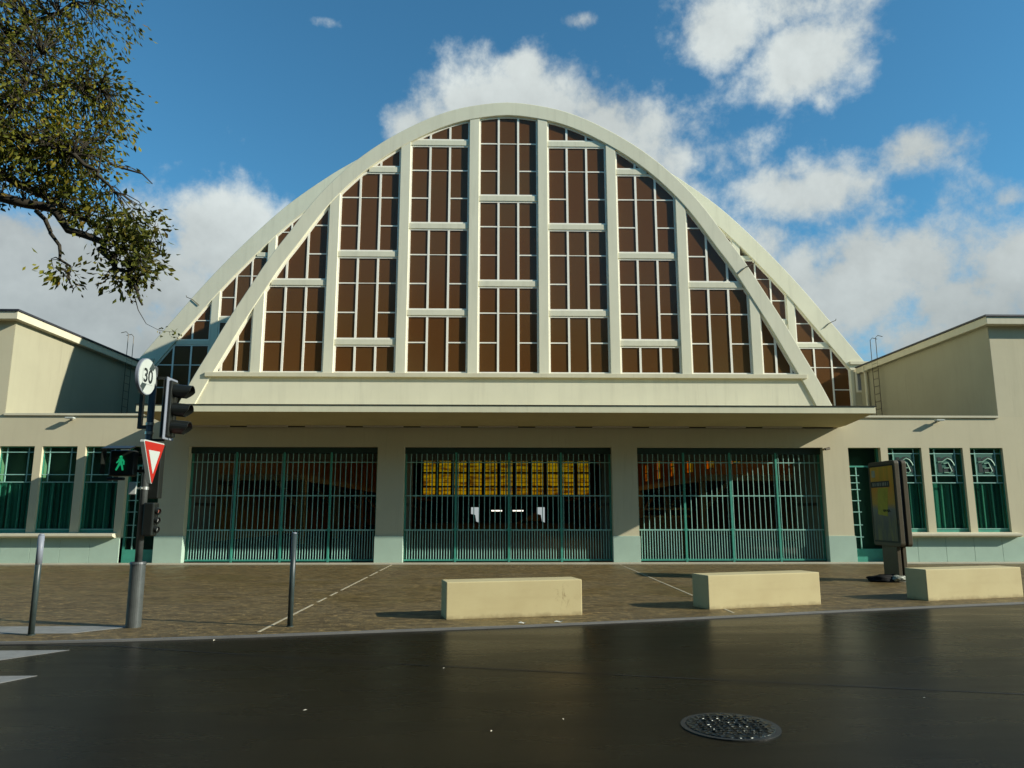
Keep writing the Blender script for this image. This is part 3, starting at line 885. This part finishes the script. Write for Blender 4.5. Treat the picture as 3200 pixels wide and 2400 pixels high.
# main vehicle signal facing +X
sx = PX+.20
g = MB().box(sx, sx+.055, PY-.14, PY+.14, 2.58, 3.43).build('signal_housing', M_HOUS, t, .02)
MB().box(sx+.056, sx+.078, PY-.17, PY+.17, 2.56, 3.45).build('backboard', M_BAND, g, .01)
MB().box(sx+.079, sx+.12, PY-.12, PY+.12, 2.60, 3.41).build('signal_front', M_HOUS, g, .015)
M_LENS = [paint('lens_red', (.20,.03,.02), .2), paint('lens_amber', (.25,.12,.02), .2), paint('lens_green', (.02,.14,.07), .2)]
def visor(xc, yc, zc, r, L, parent, axis_tilt=.05):
    v = []; n = 18; fs = []
    a0, a1 = R(-62), R(242)
    for k, (xx, rr, dz) in enumerate(((xc,r,0),(xc+L,r*.98,-.02),(xc+L,r*.86,-.02),(xc,r*.88,0))):
        for i in range(n+1):
            a = a0+(a1-a0)*i/n
            cut = L*.45*max(0, -math.sin(a)) if k in (1,2) else 0
            v.append((xx-cut, yc+math.cos(a)*rr, zc+dz+math.sin(a)*rr))
    for k in range(4):
        for i in range(n):
            p = k*(n+1); q = ((k+1)%4)*(n+1)
            fs.append((p+i, p+i+1, q+i+1, q+i))
    m = MB(); m.add(v, fs); return m.build('visor', M_HOUS, parent, smooth=False)
for i, z in enumerate((3.27, 3.0, 2.75)):
    visor(sx+.12, PY, z, .10, .25, g)
    MB().cyl((sx+.118,PY,z),(sx+.135,PY,z),.088,.07,n=20).build('lens', M_LENS[i], g)
MB().box(PX, sx+.02, PY-.02, PY+.02, 3.44, 3.475).build('signal_arm', M_HOUS, t); MB().box(PX, sx+.02, PY-.02, PY+.02, 2.545, 2.575).build('signal_arm', M_HOUS, t)
# pedestrian signal facing the camera
g = MB().box(-5.76, -5.42, PY-.20, PY-.05, 2.04, 2.40).build('pedestrian_signal', M_HOUS, t, .025)
m = MB(); m.hexa([(-5.80,PY-.36,2.40),(-5.40,PY-.36,2.40),(-5.40,PY-.20,2.44),(-5.80,PY-.20,2.44),(-5.80,PY-.36,2.415),(-5.40,PY-.36,2.415),(-5.40,PY-.20,2.46),(-5.80,PY-.20,2.46)])
m.box(-5.80,-5.79,PY-.34,PY-.22,2.06,2.42); m.build('hood', M_HOUS, g)
MB().box(-5.72, -5.5, PY-.30, PY-.22, 1.98, 2.02).build('lower_lip', M_HOUS, g, .01)
wm = MB(); yy = PY-.232
def W(pts, r): wm.tube([(-5.585+a, yy, 2.225+b) for a, b in pts], r, 6)
wm.cyl((-5.578,yy-.006,2.30),(-5.578,yy+.006,2.30),.02,n=14)
W([(.0,.055),(.004,.0)], [.026,.020]); W([(-.006,.05),(-.03,.015),(-.05,-.005)], [.012,.011,.009]); W([(.02,.05),(.045,.02),(.05,-.03)], [.014,.013,.010])
W([(.0,.0),(-.022,-.045),(-.05,-.105)], [.018,.013,.011]); W([(.006,.0),(.03,-.05),(.042,-.105)], [.018,.013,.011])
wm.build('walking_figure', emit('green_man', (.01,.36,.14), .5), g)
MB().box(-5.42, PX, PY-.06, PY-.02, 2.1, 2.14).build('signal_arm', M_HOUS, t); MB().box(-5.42, PX, PY-.06, PY-.02, 2.32, 2.36).build('signal_arm', M_HOUS, t)
# push button plate
m = MB(); m.box(PX-.17, PX-.06, PY-.12, PY-.10, 1.79, 1.96); m.build('plate', M_WHITE, t, .012)
MB().box(PX-.12, PX+.0, PY-.10, PY-.02, 1.87, 1.89).build('plate_bracket', M_METAL, t)
MB().cyl((PX,PY,1.86),(PX,PY,1.90),.056,n=20).build('clamp', M_METAL, t)
# low repeater facing +X
g = MB().box(PX+.045, PX+.19, PY-.09, PY+.09, 1.22, 1.68).build('repeater_signal', M_HOUS, t, .02)
RL = [paint('lens_pink', (.45,.16,.12), .25), paint('lens_clear', (.45,.45,.42), .25), paint('lens_clear_low', (.42,.43,.40), .25)]
for i, z in enumerate((1.57, 1.445, 1.32)):
    visor(PX+.19, PY, z, .052, .05, g)
    MB().cyl((PX+.19,PY,z),(PX+.215,PY,z),.046,.03,n=18).build('lens', RL[i], g)
MB().box(PX+.03, PX+.18, PY+.02, PY+.16, 1.74, 2.5).build('cable_box', M_HOUS, t, .01)

# signs on the pole, facing +X (slightly towards the camera)
def frame_at(p, az):     # matrix: local X = right of sign, local Z = up, local -Y = facing
    return Matrix.Translation(Vector(p)) @ Matrix.Rotation(R(az), 4, 'Z')
def xf(mb, Mx):
    mb.v = [tuple(Mx @ Vector(v)) for v in mb.v]; return mb
Mx = frame_at((-5.27, 10.26, 3.42), 89)
t = empty('zone_end_sign', (-5.27,10.26,3.42), 'round white sign reading 30 crossed by a dark diagonal band', 'road sign')
m = MB(); m.cyl((0,.0,0),(0,.05,0),.258,n=48); xf(m, Mx).build('sign_rim', M_BAND, t, .006)
m = MB(); m.cyl((0,-.004,0),(0,.0,0),.245,n=48); xf(m, Mx).build('sign_face', M_WHITE, t)
m = MB()
import itertools
def clipband(w, off=0, r=.243):
    pts = []
    d = Vector((math.cos(R(52)), math.sin(R(52)))); q = Vector((-d.y, d.x))
    for s_, e_ in ((-1, 1), (1, -1)):
        hw_ = w/2*s_
        L = math.sqrt(r*r-hw_*hw_)
        ks = range(0, 2)
        for e2 in ((-1, 1) if s_ < 0 else (1, -1)): pts.append(d*L*e2 + q*hw_)
    return [(p.x, p.y) for p in pts]
m.prism(clipband(.10), -.007, -.0045); xf(m, Mx).build('diagonal_band', M_SBAND, t)
RotT = Mx @ Matrix.Translation((0,-.010,0)) @ Matrix.Rotation(R(90), 4, 'X')
m = MB(); m.box(-.145, .145, -.0085, -.0075, -.105, .105); xf(m, Mx).build('number_field', M_WHITE, t)
text_mesh('30', .27, .0015, 'number', M_DIG, t, RotT)
Mx = frame_at((-5.11, 10.3, 2.24), 92)
t = empty('give_way_sign', (-5.11,10.3,2.24), 'inverted triangular give way sign, white with a red border', 'road sign')
def tri(s, r=.0):
    h = s*math.sqrt(3)/2
    P_ = [(-s/2, h*.45), (s/2, h*.45), (0, -h*.55)]
    out = []
    for i, p in enumerate(P_):
        a = Vector(P_[i-1]); b = Vector(p); c = Vector(P_[(i+1)%3])
        u = (a-b).normalized(); w = (c-b).normalized(); d_ = r
        p1 = b+u*d_; p3 = b+w*d_; mid = b+(u+w)*d_*.45
        out += [tuple(p1), tuple(mid), tuple(p3)]
    return out
m = MB(); m.prism(tri(.70, .035), 0, .06); xf(m, Mx).build('sign_rim', M_WHITE, t, .004)
m = MB(); m.prism(tri(.655, .02), -.004, -.0005); xf(m, Mx).build('red_border', M_RED, t)
m = MB(); m.prism(tri(.37, .008), -.007, -.0042); xf(m, Mx).build('sign_centre', M_WHITE, t)

# ------------------------------------------------------------------ advertising panel
ax0, ax1, ay0, ay1 = 8.66, 8.93, 16.6, 17.8
t = empty('advertising_panel', (8.8,17.2,0), 'bronze advertising panel on a pedestal with an orange and yellow poster', 'advertising panel')
cy = (ay0+ay1)/2
def rr(y0, y1, z0, z1, r, n=5):
    out = []
    for cy_, cz_, a in ((y1-r, z1-r, 0), (y0+r, z1-r, 90), (y0+r, z0+r, 180), (y1-r, z0+r, 270)):
        for i in range(n+1):
            q = R(a+90*i/n); out.append((cy_+math.cos(q)*r, cz_+math.sin(q)*r))
    return out
m = MB(); m.ext_x(rr(ay0, ay1, .78, 2.72, .08), ax0, ax0+.10); m.ext_x(rr(ay0, ay1, .78, 2.72, .08), ax1-.10, ax1)
bd = m.build('panel_body', M_BRONZE, t, .008)
MB().ext_x(rr(ay0+.03, ay1-.03, .80, 2.70, .08), ax0+.10, ax1-.10).build('panel_core', M_BLACK, t)
m = MB(); m.box(ax0+.03, ax0+.11, 16.85, 17.5, 0, .78); m.box(ax1-.11, ax1-.03, 16.85, 17.5, 0, .78)
m.build('pedestal', M_BRONZE, t, .006)
MB().box(ax0+.11, ax1-.11, 16.9, 17.45, 0, .78).build('pedestal_core', M_BLACK, t)
MB().box(ax0-.05, ax1+.08, 16.8, 17.6, 0, .03).build('foot_plate', M_METAL, t, .004)
xp = ax0-.004
ps = MB().ext_x(rr(ay0+.05, ay1-.05, .86, 2.64, .04), xp, ax0-.0005).build('poster_frame', M_BLACK, t)
def poster_mat():
    m, nt, b = mk('poster_print'); P = wpos(nt)
    sp = N(nt, 'ShaderNodeSeparateXYZ'); nt.links.new(P, sp.inputs[0])
    mr = N(nt, 'ShaderNodeMapRange'); mr.inputs[1].default_value = .9; mr.inputs[2].default_value = 2.6
    nt.links.new(sp.outputs[2], mr.inputs[0])
    c = ramp(nt, mr.outputs[0], [(0,(.06,.055,.045)),(.25,(.09,.085,.07)),(.42,(.16,.15,.12)),(.5,(.45,.24,.03)),(.7,(.55,.22,.02)),(1,(.60,.30,.03))])
    n1 = noise(nt, 1, 4, .6, mapped(nt, P, (1, 7, 1.2)))
    c = mixc(nt, ramp(nt, n1.outputs[0], [(.45,(0,0,0)),(.65,(.5,.5,.5))]), c, (.30,.24,.03))
    nt.links.new(c, b.inputs['Base Color']); b.inputs['Roughness'].default_value = .35
    return m
MB().box(xp-.003, xp-.0005, ay0+.09, ay1-.09, .90, 2.60).build('poster', poster_mat(), t)
m = MB(); m.box(xp-.006, xp-.0035, ay0+.27, ay1-.10, 2.12, 2.26); m.build('poster_band', M_DIG, t)
m = MB()
for i in range(9):
    y = ay0+.32+i*.08; m.box(xp-.008, xp-.0065, y, y+.03+.02*(i%3), 2.15, 2.23)
m.build('poster_lettering', paint('poster_pale', (.22,.21,.15), .6), t)
m = MB(); m.ext_x([(ay0+.35,2.10),(ay0+.8,2.10),(ay0+.88,1.5),(ay0+.45,1.45)], xp-.006, xp-.0035); m.build('poster_figure', paint('poster_yellow', (.38,.32,.03), .5), t)
m = MB(); m.tube([(xp-.010, ay0+.62-.0-.018*i + .02*math.sin(i*2.1), 1.58+.03*math.cos(i*1.7)) for i in range(18)], .006, 4)
m.build('poster_script', M_DIG, t)
m = MB(); m.box(xp-.006, xp-.0035, ay1-.32, ay1-.16, 2.36, 2.52); m.build('poster_label', paint('poster_stamp', (.35,.33,.2), .6), t)

# black sack at its foot
def lump(name, cx, cy, cz, sx, sy, sz, mat, seed, parent=None, amp=.25):
    rnd = random.Random(seed)
    bm_ = bmesh.new(); bmesh.ops.create_icosphere(bm_, subdivisions=4, radius=1)
    from mathutils import noise as mn
    for v in bm_.verts:
        d = mn.noise(v.co*1.7+Vector((seed,0,0)))*amp + mn.noise(v.co*5+Vector((seed,3,0)))*amp*.5
        c = v.co*(1+d); z = c.z*sz
        v.co = Vector((cx+c.x*sx, cy+c.y*sy, max(.002, cz+z)))
    me = bpy.data.meshes.new(name); bm_.to_mesh(me); bm_.free(); me.materials.append(mat)
    for p in me.polygons: p.use_smooth = True
    o = bpy.data.objects.new(name, me); COL.objects.link(o)
    if parent:
        o.parent = parent; me.transform(Matrix.Translation(-ORG[parent.name]))
    return o
t = empty('rubbish_sack', (8.45,17.2,0), 'flat black plastic sack lying at the foot of the advertising panel', 'sack')
lump('sack', 8.40, 16.95, .05, .42, .20, .11, paint('sack_plastic', (.006,.006,.005), .75, spec=.15), 3, t)
lump('plastic_sheet', 8.66, 16.78, .09, .17, .09, .06, paint('clear_film', (.28,.29,.22), .5), 9, t, .5)

# ------------------------------------------------------------------ fallen leaves and litter
ML = paint('fallen_leaf', (.75,.68,.5), .6)
lf = MB(); lf.add([(-.035,0,.004),(0,-.018,.008),(.04,0,.012),(0,.02,.016)], [(0,1,2,3)]); 
lme = None
for i, (x, y, s) in enumerate(((-1.9,6.3,1),(-.4,5.7,.7),(.0,4.2,1),(3.9,8.6,.8),(3.3,6.6,.7),(3.2,4.9,1.1),(-3.86,9.6,1.3),(.6,8.3,.6),(1.9,7.6,.6),(2.7,9.6,.6),(-.9,7.9,.6),(.15,6.0,.7))):
    if i == 0: o = lf.build('fallen_leaf', ML); lme = o.data
    else: o = bpy.data.objects.new('fallen_leaf', lme); COL.objects.link(o)
    o.location = (x, y, ZR+.001); o.rotation_euler = (0, 0, i*1.3); o.scale = (s*.5,)*3
    tag(o, 'tiny pale fallen leaf lying on the dark wet road', 'leaf', 'pale fallen leaves on the road')
for x, y, rz, lb in ((.0,10.78,.9,'crumpled white paper scrap at the kerb below the left bench, left one'), (.52,10.88,.8,'white paper scrap at the kerb below the left bench, right one')):
    m = MB(); m.add([(-.07,-.02,.006),(.07,-.025,.012),(.06,.025,.03),(0,.03,.01),(-.06,.02,.02)], [(0,1,2,3,4)])
    o = m.build('paper_scrap', M_FRAME); o.location = (x,y,.002); o.rotation_euler = (0,0,-rz)
    tag(o, lb, 'litter')

# ------------------------------------------------------------------ tree at the upper left
def leaf_mat():
    m, nt, b = mk('autumn_leaves')
    g = N(nt, 'ShaderNodeNewGeometry'); n1 = noise(nt, .8, 3, .5, g.outputs['Position'])
    c1 = ramp(nt, g.outputs['Random Per Island'], [(0,(.035,.045,.004)),(.4,(.10,.11,.010)),(.75,(.24,.22,.022)),(1,(.17,.09,.010))])
    c = mixc(nt, ramp(nt, n1.outputs[0], [(.35,(0,0,0)),(.65,(.7,.7,.7))]), c1, (.055,.065,.014))
    nt.links.new(c, b.inputs['Base Color']); b.inputs['Roughness'].default_value = .6; b.inputs['Specular IOR Level'].default_value = .12
    tl = N(nt, 'ShaderNodeBsdfTranslucent'); nt.links.new(c, tl.inputs[0])
    mx = N(nt, 'ShaderNodeMixShader'); mx.inputs[0].default_value = .3
    nt.links.new(b.outputs[0], mx.inputs[1]); nt.links.new(tl.outputs[0], mx.inputs[2])
    nt.links.new(mx.outputs[0], nt.nodes['Material Output'].inputs[0]); return m
M_LEAF = leaf_mat()
M_BARK = paint('dark_bark', (.035,.028,.015), .9, var=.4, scale=12)
TX, TY = -10.8, 9.6
tree = empty('tree', (TX,TY,0), 'broad tree with brown and green autumn leaves leaning in from the left', 'tree')
m = MB(); m.tube([(TX,TY,-.05),(TX+.05,TY,.5),(TX+.1,TY+.1,2.5),(TX+.2,TY+.2,4.2),(TX+.5,TY+.3,6),(TX+.6,TY+.3,8.5),(TX+.9,TY+.4,11)], [.34,.26,.23,.21,.17,.12,.05], 12)
m.build('trunk', M_BARK, tree, smooth=True)
rnd = random.Random(11)
# limb polylines (world), each ends inside the crown
LIMBS = [
 ([(-10.6,9.8,4.3),(-8.2,10.2,6.2),(-7.0,10.4,5.95),(-6.3,10.5,5.45),(-5.85,10.5,5.0),(-5.5,10.4,4.5)], .10),
 ([(-10.4,9.8,5.2),(-7.9,10.6,6.55),(-6.9,10.9,6.05),(-6.2,11,5.75),(-5.6,11,5.5)], .085),
 ([(-10.3,9.9,5.8),(-8.4,10.1,6.9),(-7.2,10.2,7.0),(-6.4,10.2,6.6),(-5.9,10.1,6.1)], .08),
 ([(-10.2,9.9,6.6),(-8.2,10.4,7.6),(-7.3,10.6,8.1),(-6.6,10.7,8.1)], .08),
 ([(-10.2,9.9,7.4),(-8.6,10.6,8.6),(-7.6,10.8,9.4),(-6.9,11,10)], .07),
 ([(-7.1,10.4,5.9),(-6.75,10.3,5.35),(-6.55,10.3,4.95),(-6.4,10.3,4.75)], .035),
 ([(-8.3,10.1,6.2),(-7.6,10.0,6.9),(-7.3,10.0,7.6),(-7.1,10.0,8.2)], .04),
 ([(-9.0,10.3,6.6),(-8.1,11.4,7.3),(-7.2,12,7.6),(-6.4,12.2,7.2)], .06),
 ([(-8.8,9.9,6.3),(-8.0,9.6,5.8),(-7.5,9.6,5.4)], .03),
]
wood = MB(); tips = []
def wander(pts, amp):
    out = []
    for i, (p, q) in enumerate(zip(pts, pts[1:])):
        p, q = Vector(p), Vector(q)
        for k in range(4):
            t_ = k/4; out.append(p.lerp(q, t_) + Vector((rnd.gauss(0,amp), rnd.gauss(0,amp), rnd.gauss(0,amp))))
    out.append(Vector(pts[-1])); return out
limbpts = []
for pts, r in LIMBS:
    w = wander(pts, .035); n = len(w)
    wood.tube(w, [r*(1-.85*i/(n-1)) for i in range(n)], 7)
    limbpts += [(p, r*(1-.85*i/(n-1))) for i, p in enumerate(w) if i > 3]
# crown volumes: centre, radii, number of twigs
BLOBS = [((-8.3,10.6,9.4),(1.7,1.4,1.2),250),((-7.0,10.9,9.7),(.8,1,.7),60),((-7.7,10.6,8.2),(1.35,1.3,.8),230),((-6.6,10.8,8.0),(.45,.7,.42),60),
 ((-8.3,10.4,7.3),(1.3,1.2,.7),190),((-7.3,10.5,7.2),(1.0,1.2,.6),170),((-6.75,10.6,6.9),(.5,.8,.3),50),((-7.7,10.5,6.6),(1.1,1.0,.40),120),
 ((-6.75,10.6,6.25),(.62,.7,.26),60),((-6.2,10.6,5.9),(.42,.6,.28),46),((-5.9,10.6,5.45),(.36,.5,.26),42),((-5.85,10.5,5.0),(.3,.35,.22),30),((-5.62,10.5,5.75),(.26,.3,.22),24),((-5.55,10.5,5.2),(.2,.25,.18),18),((-6.2,10.6,7.35),(.22,.3,.16),14),
 ((-6.6,10.3,4.98),(.22,.3,.2),13),((-8.35,9.9,5.95),(.35,.4,.25),16),((-9.6,10.2,8.2),(1.4,1.6,2.4),260)]
leaves = MB()
def leaf(p, d, L):
    d = d.normalized(); side = d.cross(Vector((rnd.uniform(-1,1),rnd.uniform(-1,1),rnd.uniform(.2,1)))).normalized()
    w = L*rnd.uniform(.17,.30); nrm = d.cross(side)
    a = p; b = p+d*L*.5+side*w+nrm*L*.08; c = p+d*L; e = p+d*L*.5-side*w+nrm*L*.08; 
    leaves.add([a,b,c,e], [(0,1,2),(0,2,3)])
def near_limb(p):
    best = min(limbpts, key=lambda q: (q[0]-p).length + rnd.uniform(0,.25)); return best[0]
for c, r, n in BLOBS:
    for _ in range(n):
        while True:
            q = Vector((rnd.uniform(-1,1), rnd.uniform(-1,1), rnd.uniform(-1,1)))
            if q.length <= 1: break
        p = Vector((c[0]+q.x*r[0], c[1]+q.y*r[1], c[2]+q.z*r[2]))
        s = near_limb(p); 
        if (s-p).length < 2.0:
            mid = s.lerp(p, .5) + Vector((rnd.gauss(0,.07), rnd.gauss(0,.07), rnd.uniform(0,.10)))
            q1 = s.lerp(mid, .5)+Vector((0,0,.03))
            wood.tube([s, q1, mid, mid.lerp(p,.6)+Vector((rnd.gauss(0,.03),rnd.gauss(0,.03),.02)), p], [.011,.009,.007,.005,.003], 4)
        td = (p-s).normalized() if (p-s).length > .01 else Vector((1,0,0))
        for k in range(rnd.randint(8,15) if c[2] > 6.4 else rnd.randint(6,12)):
            off = Vector((rnd.gauss(0,.12), rnd.gauss(0,.12), rnd.gauss(-.02,.085)))
            d = (off.normalized()*.6 + td*.5 + Vector((rnd.uniform(-.4,.4), rnd.uniform(-.4,.4), rnd.uniform(-.9,.2))))
            leaf(p+off, d, rnd.uniform(.06,.12) if c[2] > 6.4 else rnd.uniform(.07,.14))
# long drooping sprig that hangs in front of the vault
sp = [Vector(q) for q in ((-5.62,10.4,4.62),(-5.55,10.4,4.42),(-5.42,10.4,4.22),(-5.22,10.4,4.12),(-5.02,10.4,4.10))]
wood.tube(sp, [.008,.006,.005,.004,.003], 4)
for q, n in ((sp[0],26),(sp[3],9),(sp[4],14)):
    for _ in range(n):
        leaf(q+Vector((rnd.gauss(0,.06),rnd.gauss(0,.05),rnd.gauss(.01,.04))), Vector((rnd.uniform(-.5,1),rnd.uniform(-.6,.6),rnd.uniform(-1,.3))), rnd.uniform(.04,.08))
wood.build('branches', M_BARK, tree, smooth=True)
leaves.build('crown', M_LEAF, tree)

# unseen houses added behind the camera to keep sky light off the front
hx = -62
for i, (w_, h_) in enumerate(((17,15),(14,18),(19,16),(15,17),(18,15),(16,18),(19,16))):
    t = empty('sky_block_house', (hx+w_/2,-14,0), 'unseen plain house added behind the camera to block sky light', 'house', 'unseen houses added to block sky light')
    ORG[t.name] = Vector((hx+w_/2,-14,0))
    hw_ = MB().box(hx, hx+w_-.05, -26, -14, -.1, h_).build('wall', M_HOUSE, t)
    rf = MB().ext_x([(-26.4,h_),(-13.6,h_),(-17,h_+4),(-23,h_+4)], hx, hx+w_-.05).build('roof', M_ROOF, t)
    for fl in range(int(h_//3.2)):
        for k in range(int(w_//3)):
            x = hx+1+k*3; z = 1+fl*3.2
            wf = MB().box(x, x+1.2, -14.0, -13.95, z, z+1.9).build('window', M_FRAME, t)
            MB().box(x+.08, x+1.12, -13.95, -13.94, z+.08, z+1.82).build('pane', M_BLACK, wf)
    hx += w_

# ------------------------------------------------------------------ light and sky
SUN = Vector((3.13,-1.0,1.55)).normalized()
el = math.asin(SUN.z); az = math.atan2(SUN.x, SUN.y)
sl = bpy.data.lights.new('sun', 'SUN'); sl.energy = 5.0; sl.angle = R(.5); sl.color = (1,.955,.85)
so = bpy.data.objects.new('sun', sl); COL.objects.link(so)
so.rotation_euler = (-SUN).to_track_quat('-Z','Y').to_euler(); so.location = (30,-10,20)

wd = bpy.data.worlds.new('World'); scn.world = wd; wd.use_nodes = True
nt = wd.node_tree; bg = nt.nodes['Background']
sky = N(nt, 'ShaderNodeTexSky'); sky.sky_type = 'NISHITA'; sky.sun_disc = False
sky.sun_elevation = el; sky.sun_rotation = az; sky.air_density = 1.0; sky.dust_density = .3; sky.ozone_density = 2.5
TC = N(nt, 'ShaderNodeTexCoord').outputs['Generated']
sep = N(nt, 'ShaderNodeSeparateXYZ'); nt.links.new(TC, sep.inputs[0])
def MT(op, a, b=None, c=None):
    n = N(nt, 'ShaderNodeMath'); n.operation = op
    for i, v in enumerate((a, b, c)):
        if v is None: continue
        if isinstance(v, (int, float)): n.inputs[i].default_value = v
        else: nt.links.new(v, n.inputs[i])
    return n.outputs[0]
AZ = MT('ARCTAN2', sep.outputs[0], sep.outputs[1]); EL = MT('ARCSINE', sep.outputs[2])
# cloud banks: azimuth, elevation (deg), radii (deg), weight
CL = [(1,29,8,4.6,1.1),(2,33,3,1.6,.75),(9,28,7,4.2,.95),(-6,28.5,4.5,3.4,.95),(13,26,4.5,3.2,.7),
      (19,34.5,4,3,.85),(25,31.5,5,3.2,.95),(23.5,35,8,3,.7),(25,22.8,6.5,3.0,1.0),(31,24,5.5,2.6,.85),(28,17,11,4.6,.95),(37,13,10,6,.95),(21,19,4,3.4,.8),(37,20,2.5,1.2,.5),(28,20,11,5,.62),(14,23,5,4,.5),(20,26,5,3,.45),
      (-21,20,6,4.6,1.15),(-17,21,3.2,3.2,.8),(-28,16,9,6,1.15),(-35,13,10,8,1.2),(-20,11,12,6,1.1),(-15,35,1.6,.6,.5),(7,36,2.4,.8,.55),(-17,29.5,1.2,.5,.4),
      (70,25,14,9,.8),(-75,30,16,10,.8)]
acc = None
for a, e, ra, re, w in CL:
    dx = MT('DIVIDE', MT('SUBTRACT', AZ, R(a)), R(ra)); dz = MT('DIVIDE', MT('SUBTRACT', EL, R(e)), R(re))
    d2 = MT('ADD', MT('MULTIPLY', dx, dx), MT('MULTIPLY', dz, dz))
    g = MT('MULTIPLY', MT('POWER', 2.718, MT('MULTIPLY', d2, -1.0)), w)
    acc = g if acc is None else MT('MAXIMUM', acc, g)
n1 = noise(nt, 5.5, 10, .62, TC, .08); n2 = noise(nt, 2.2, 6, .6, TC, .2)
n3 = noise(nt, 21, 8, .62, TC, .15)
dens = MT('ADD', MT('ADD', acc, MT('MULTIPLY', MT('SUBTRACT', n1.outputs[0], .5), 2.1)), MT('MULTIPLY', MT('SUBTRACT', n3.outputs[0], .5), .7))
mr = N(nt, 'ShaderNodeMapRange'); mr.interpolation_type = 'SMOOTHSTEP'
mr.inputs[1].default_value = .32; mr.inputs[2].default_value = .82; nt.links.new(dens, mr.inputs[0])
cm = mr.outputs[0]
# cloud brightness: thicker = brighter top, greyer base
br = MT('ADD', .62, MT('ADD', MT('MULTIPLY', MT('SUBTRACT', n2.outputs[0], .5), 1.0), MT('MULTIPLY', MT('SUBTRACT', n1.outputs[0], .5), .7)))
lo = N(nt, 'ShaderNodeMapRange'); lo.inputs[1].default_value = R(7); lo.inputs[2].default_value = R(22); lo.inputs[3].default_value = .5; lo.inputs[4].default_value = 1.0
nt.links.new(EL, lo.inputs[0])
K = MT('MULTIPLY', br, lo.outputs[0])
SKYK = .05
cc = N(nt, 'ShaderNodeCombineXYZ')
CB = 15.0
for i, k in enumerate((.93, 1.0, .97)): nt.links.new(MT('MULTIPLY', K, k*CB), cc.inputs[i])
tint = mixc(nt, 1.0, sky.outputs[0], (.92,1.95,2.12), 'MULTIPLY')
fin = mixc(nt, MT('MULTIPLY', cm, .93), tint, cc.outputs[0])
nt.links.new(fin, bg.inputs[0]); bg.inputs[1].default_value = SKYK

# ------------------------------------------------------------------ camera
cam = bpy.data.cameras.new('camera'); co = bpy.data.objects.new('camera', cam); COL.objects.link(co)
cam.sensor_width = 36; cam.lens = 36*2300/3200; cam.clip_end = 3000; cam.clip_start = .05
co.location = (-.37, 0, 1.55)
co.rotation_euler = (R(90)+math.atan(400/2300), 0, R(-1.2))
scn.camera = co
scn.view_settings.view_transform = 'Standard'; scn.view_settings.look = 'None'
scn.view_settings.exposure = .5; scn.view_settings.gamma = 1
scn.cycles.max_bounces = 8; scn.cycles.transparent_max_bounces = 12
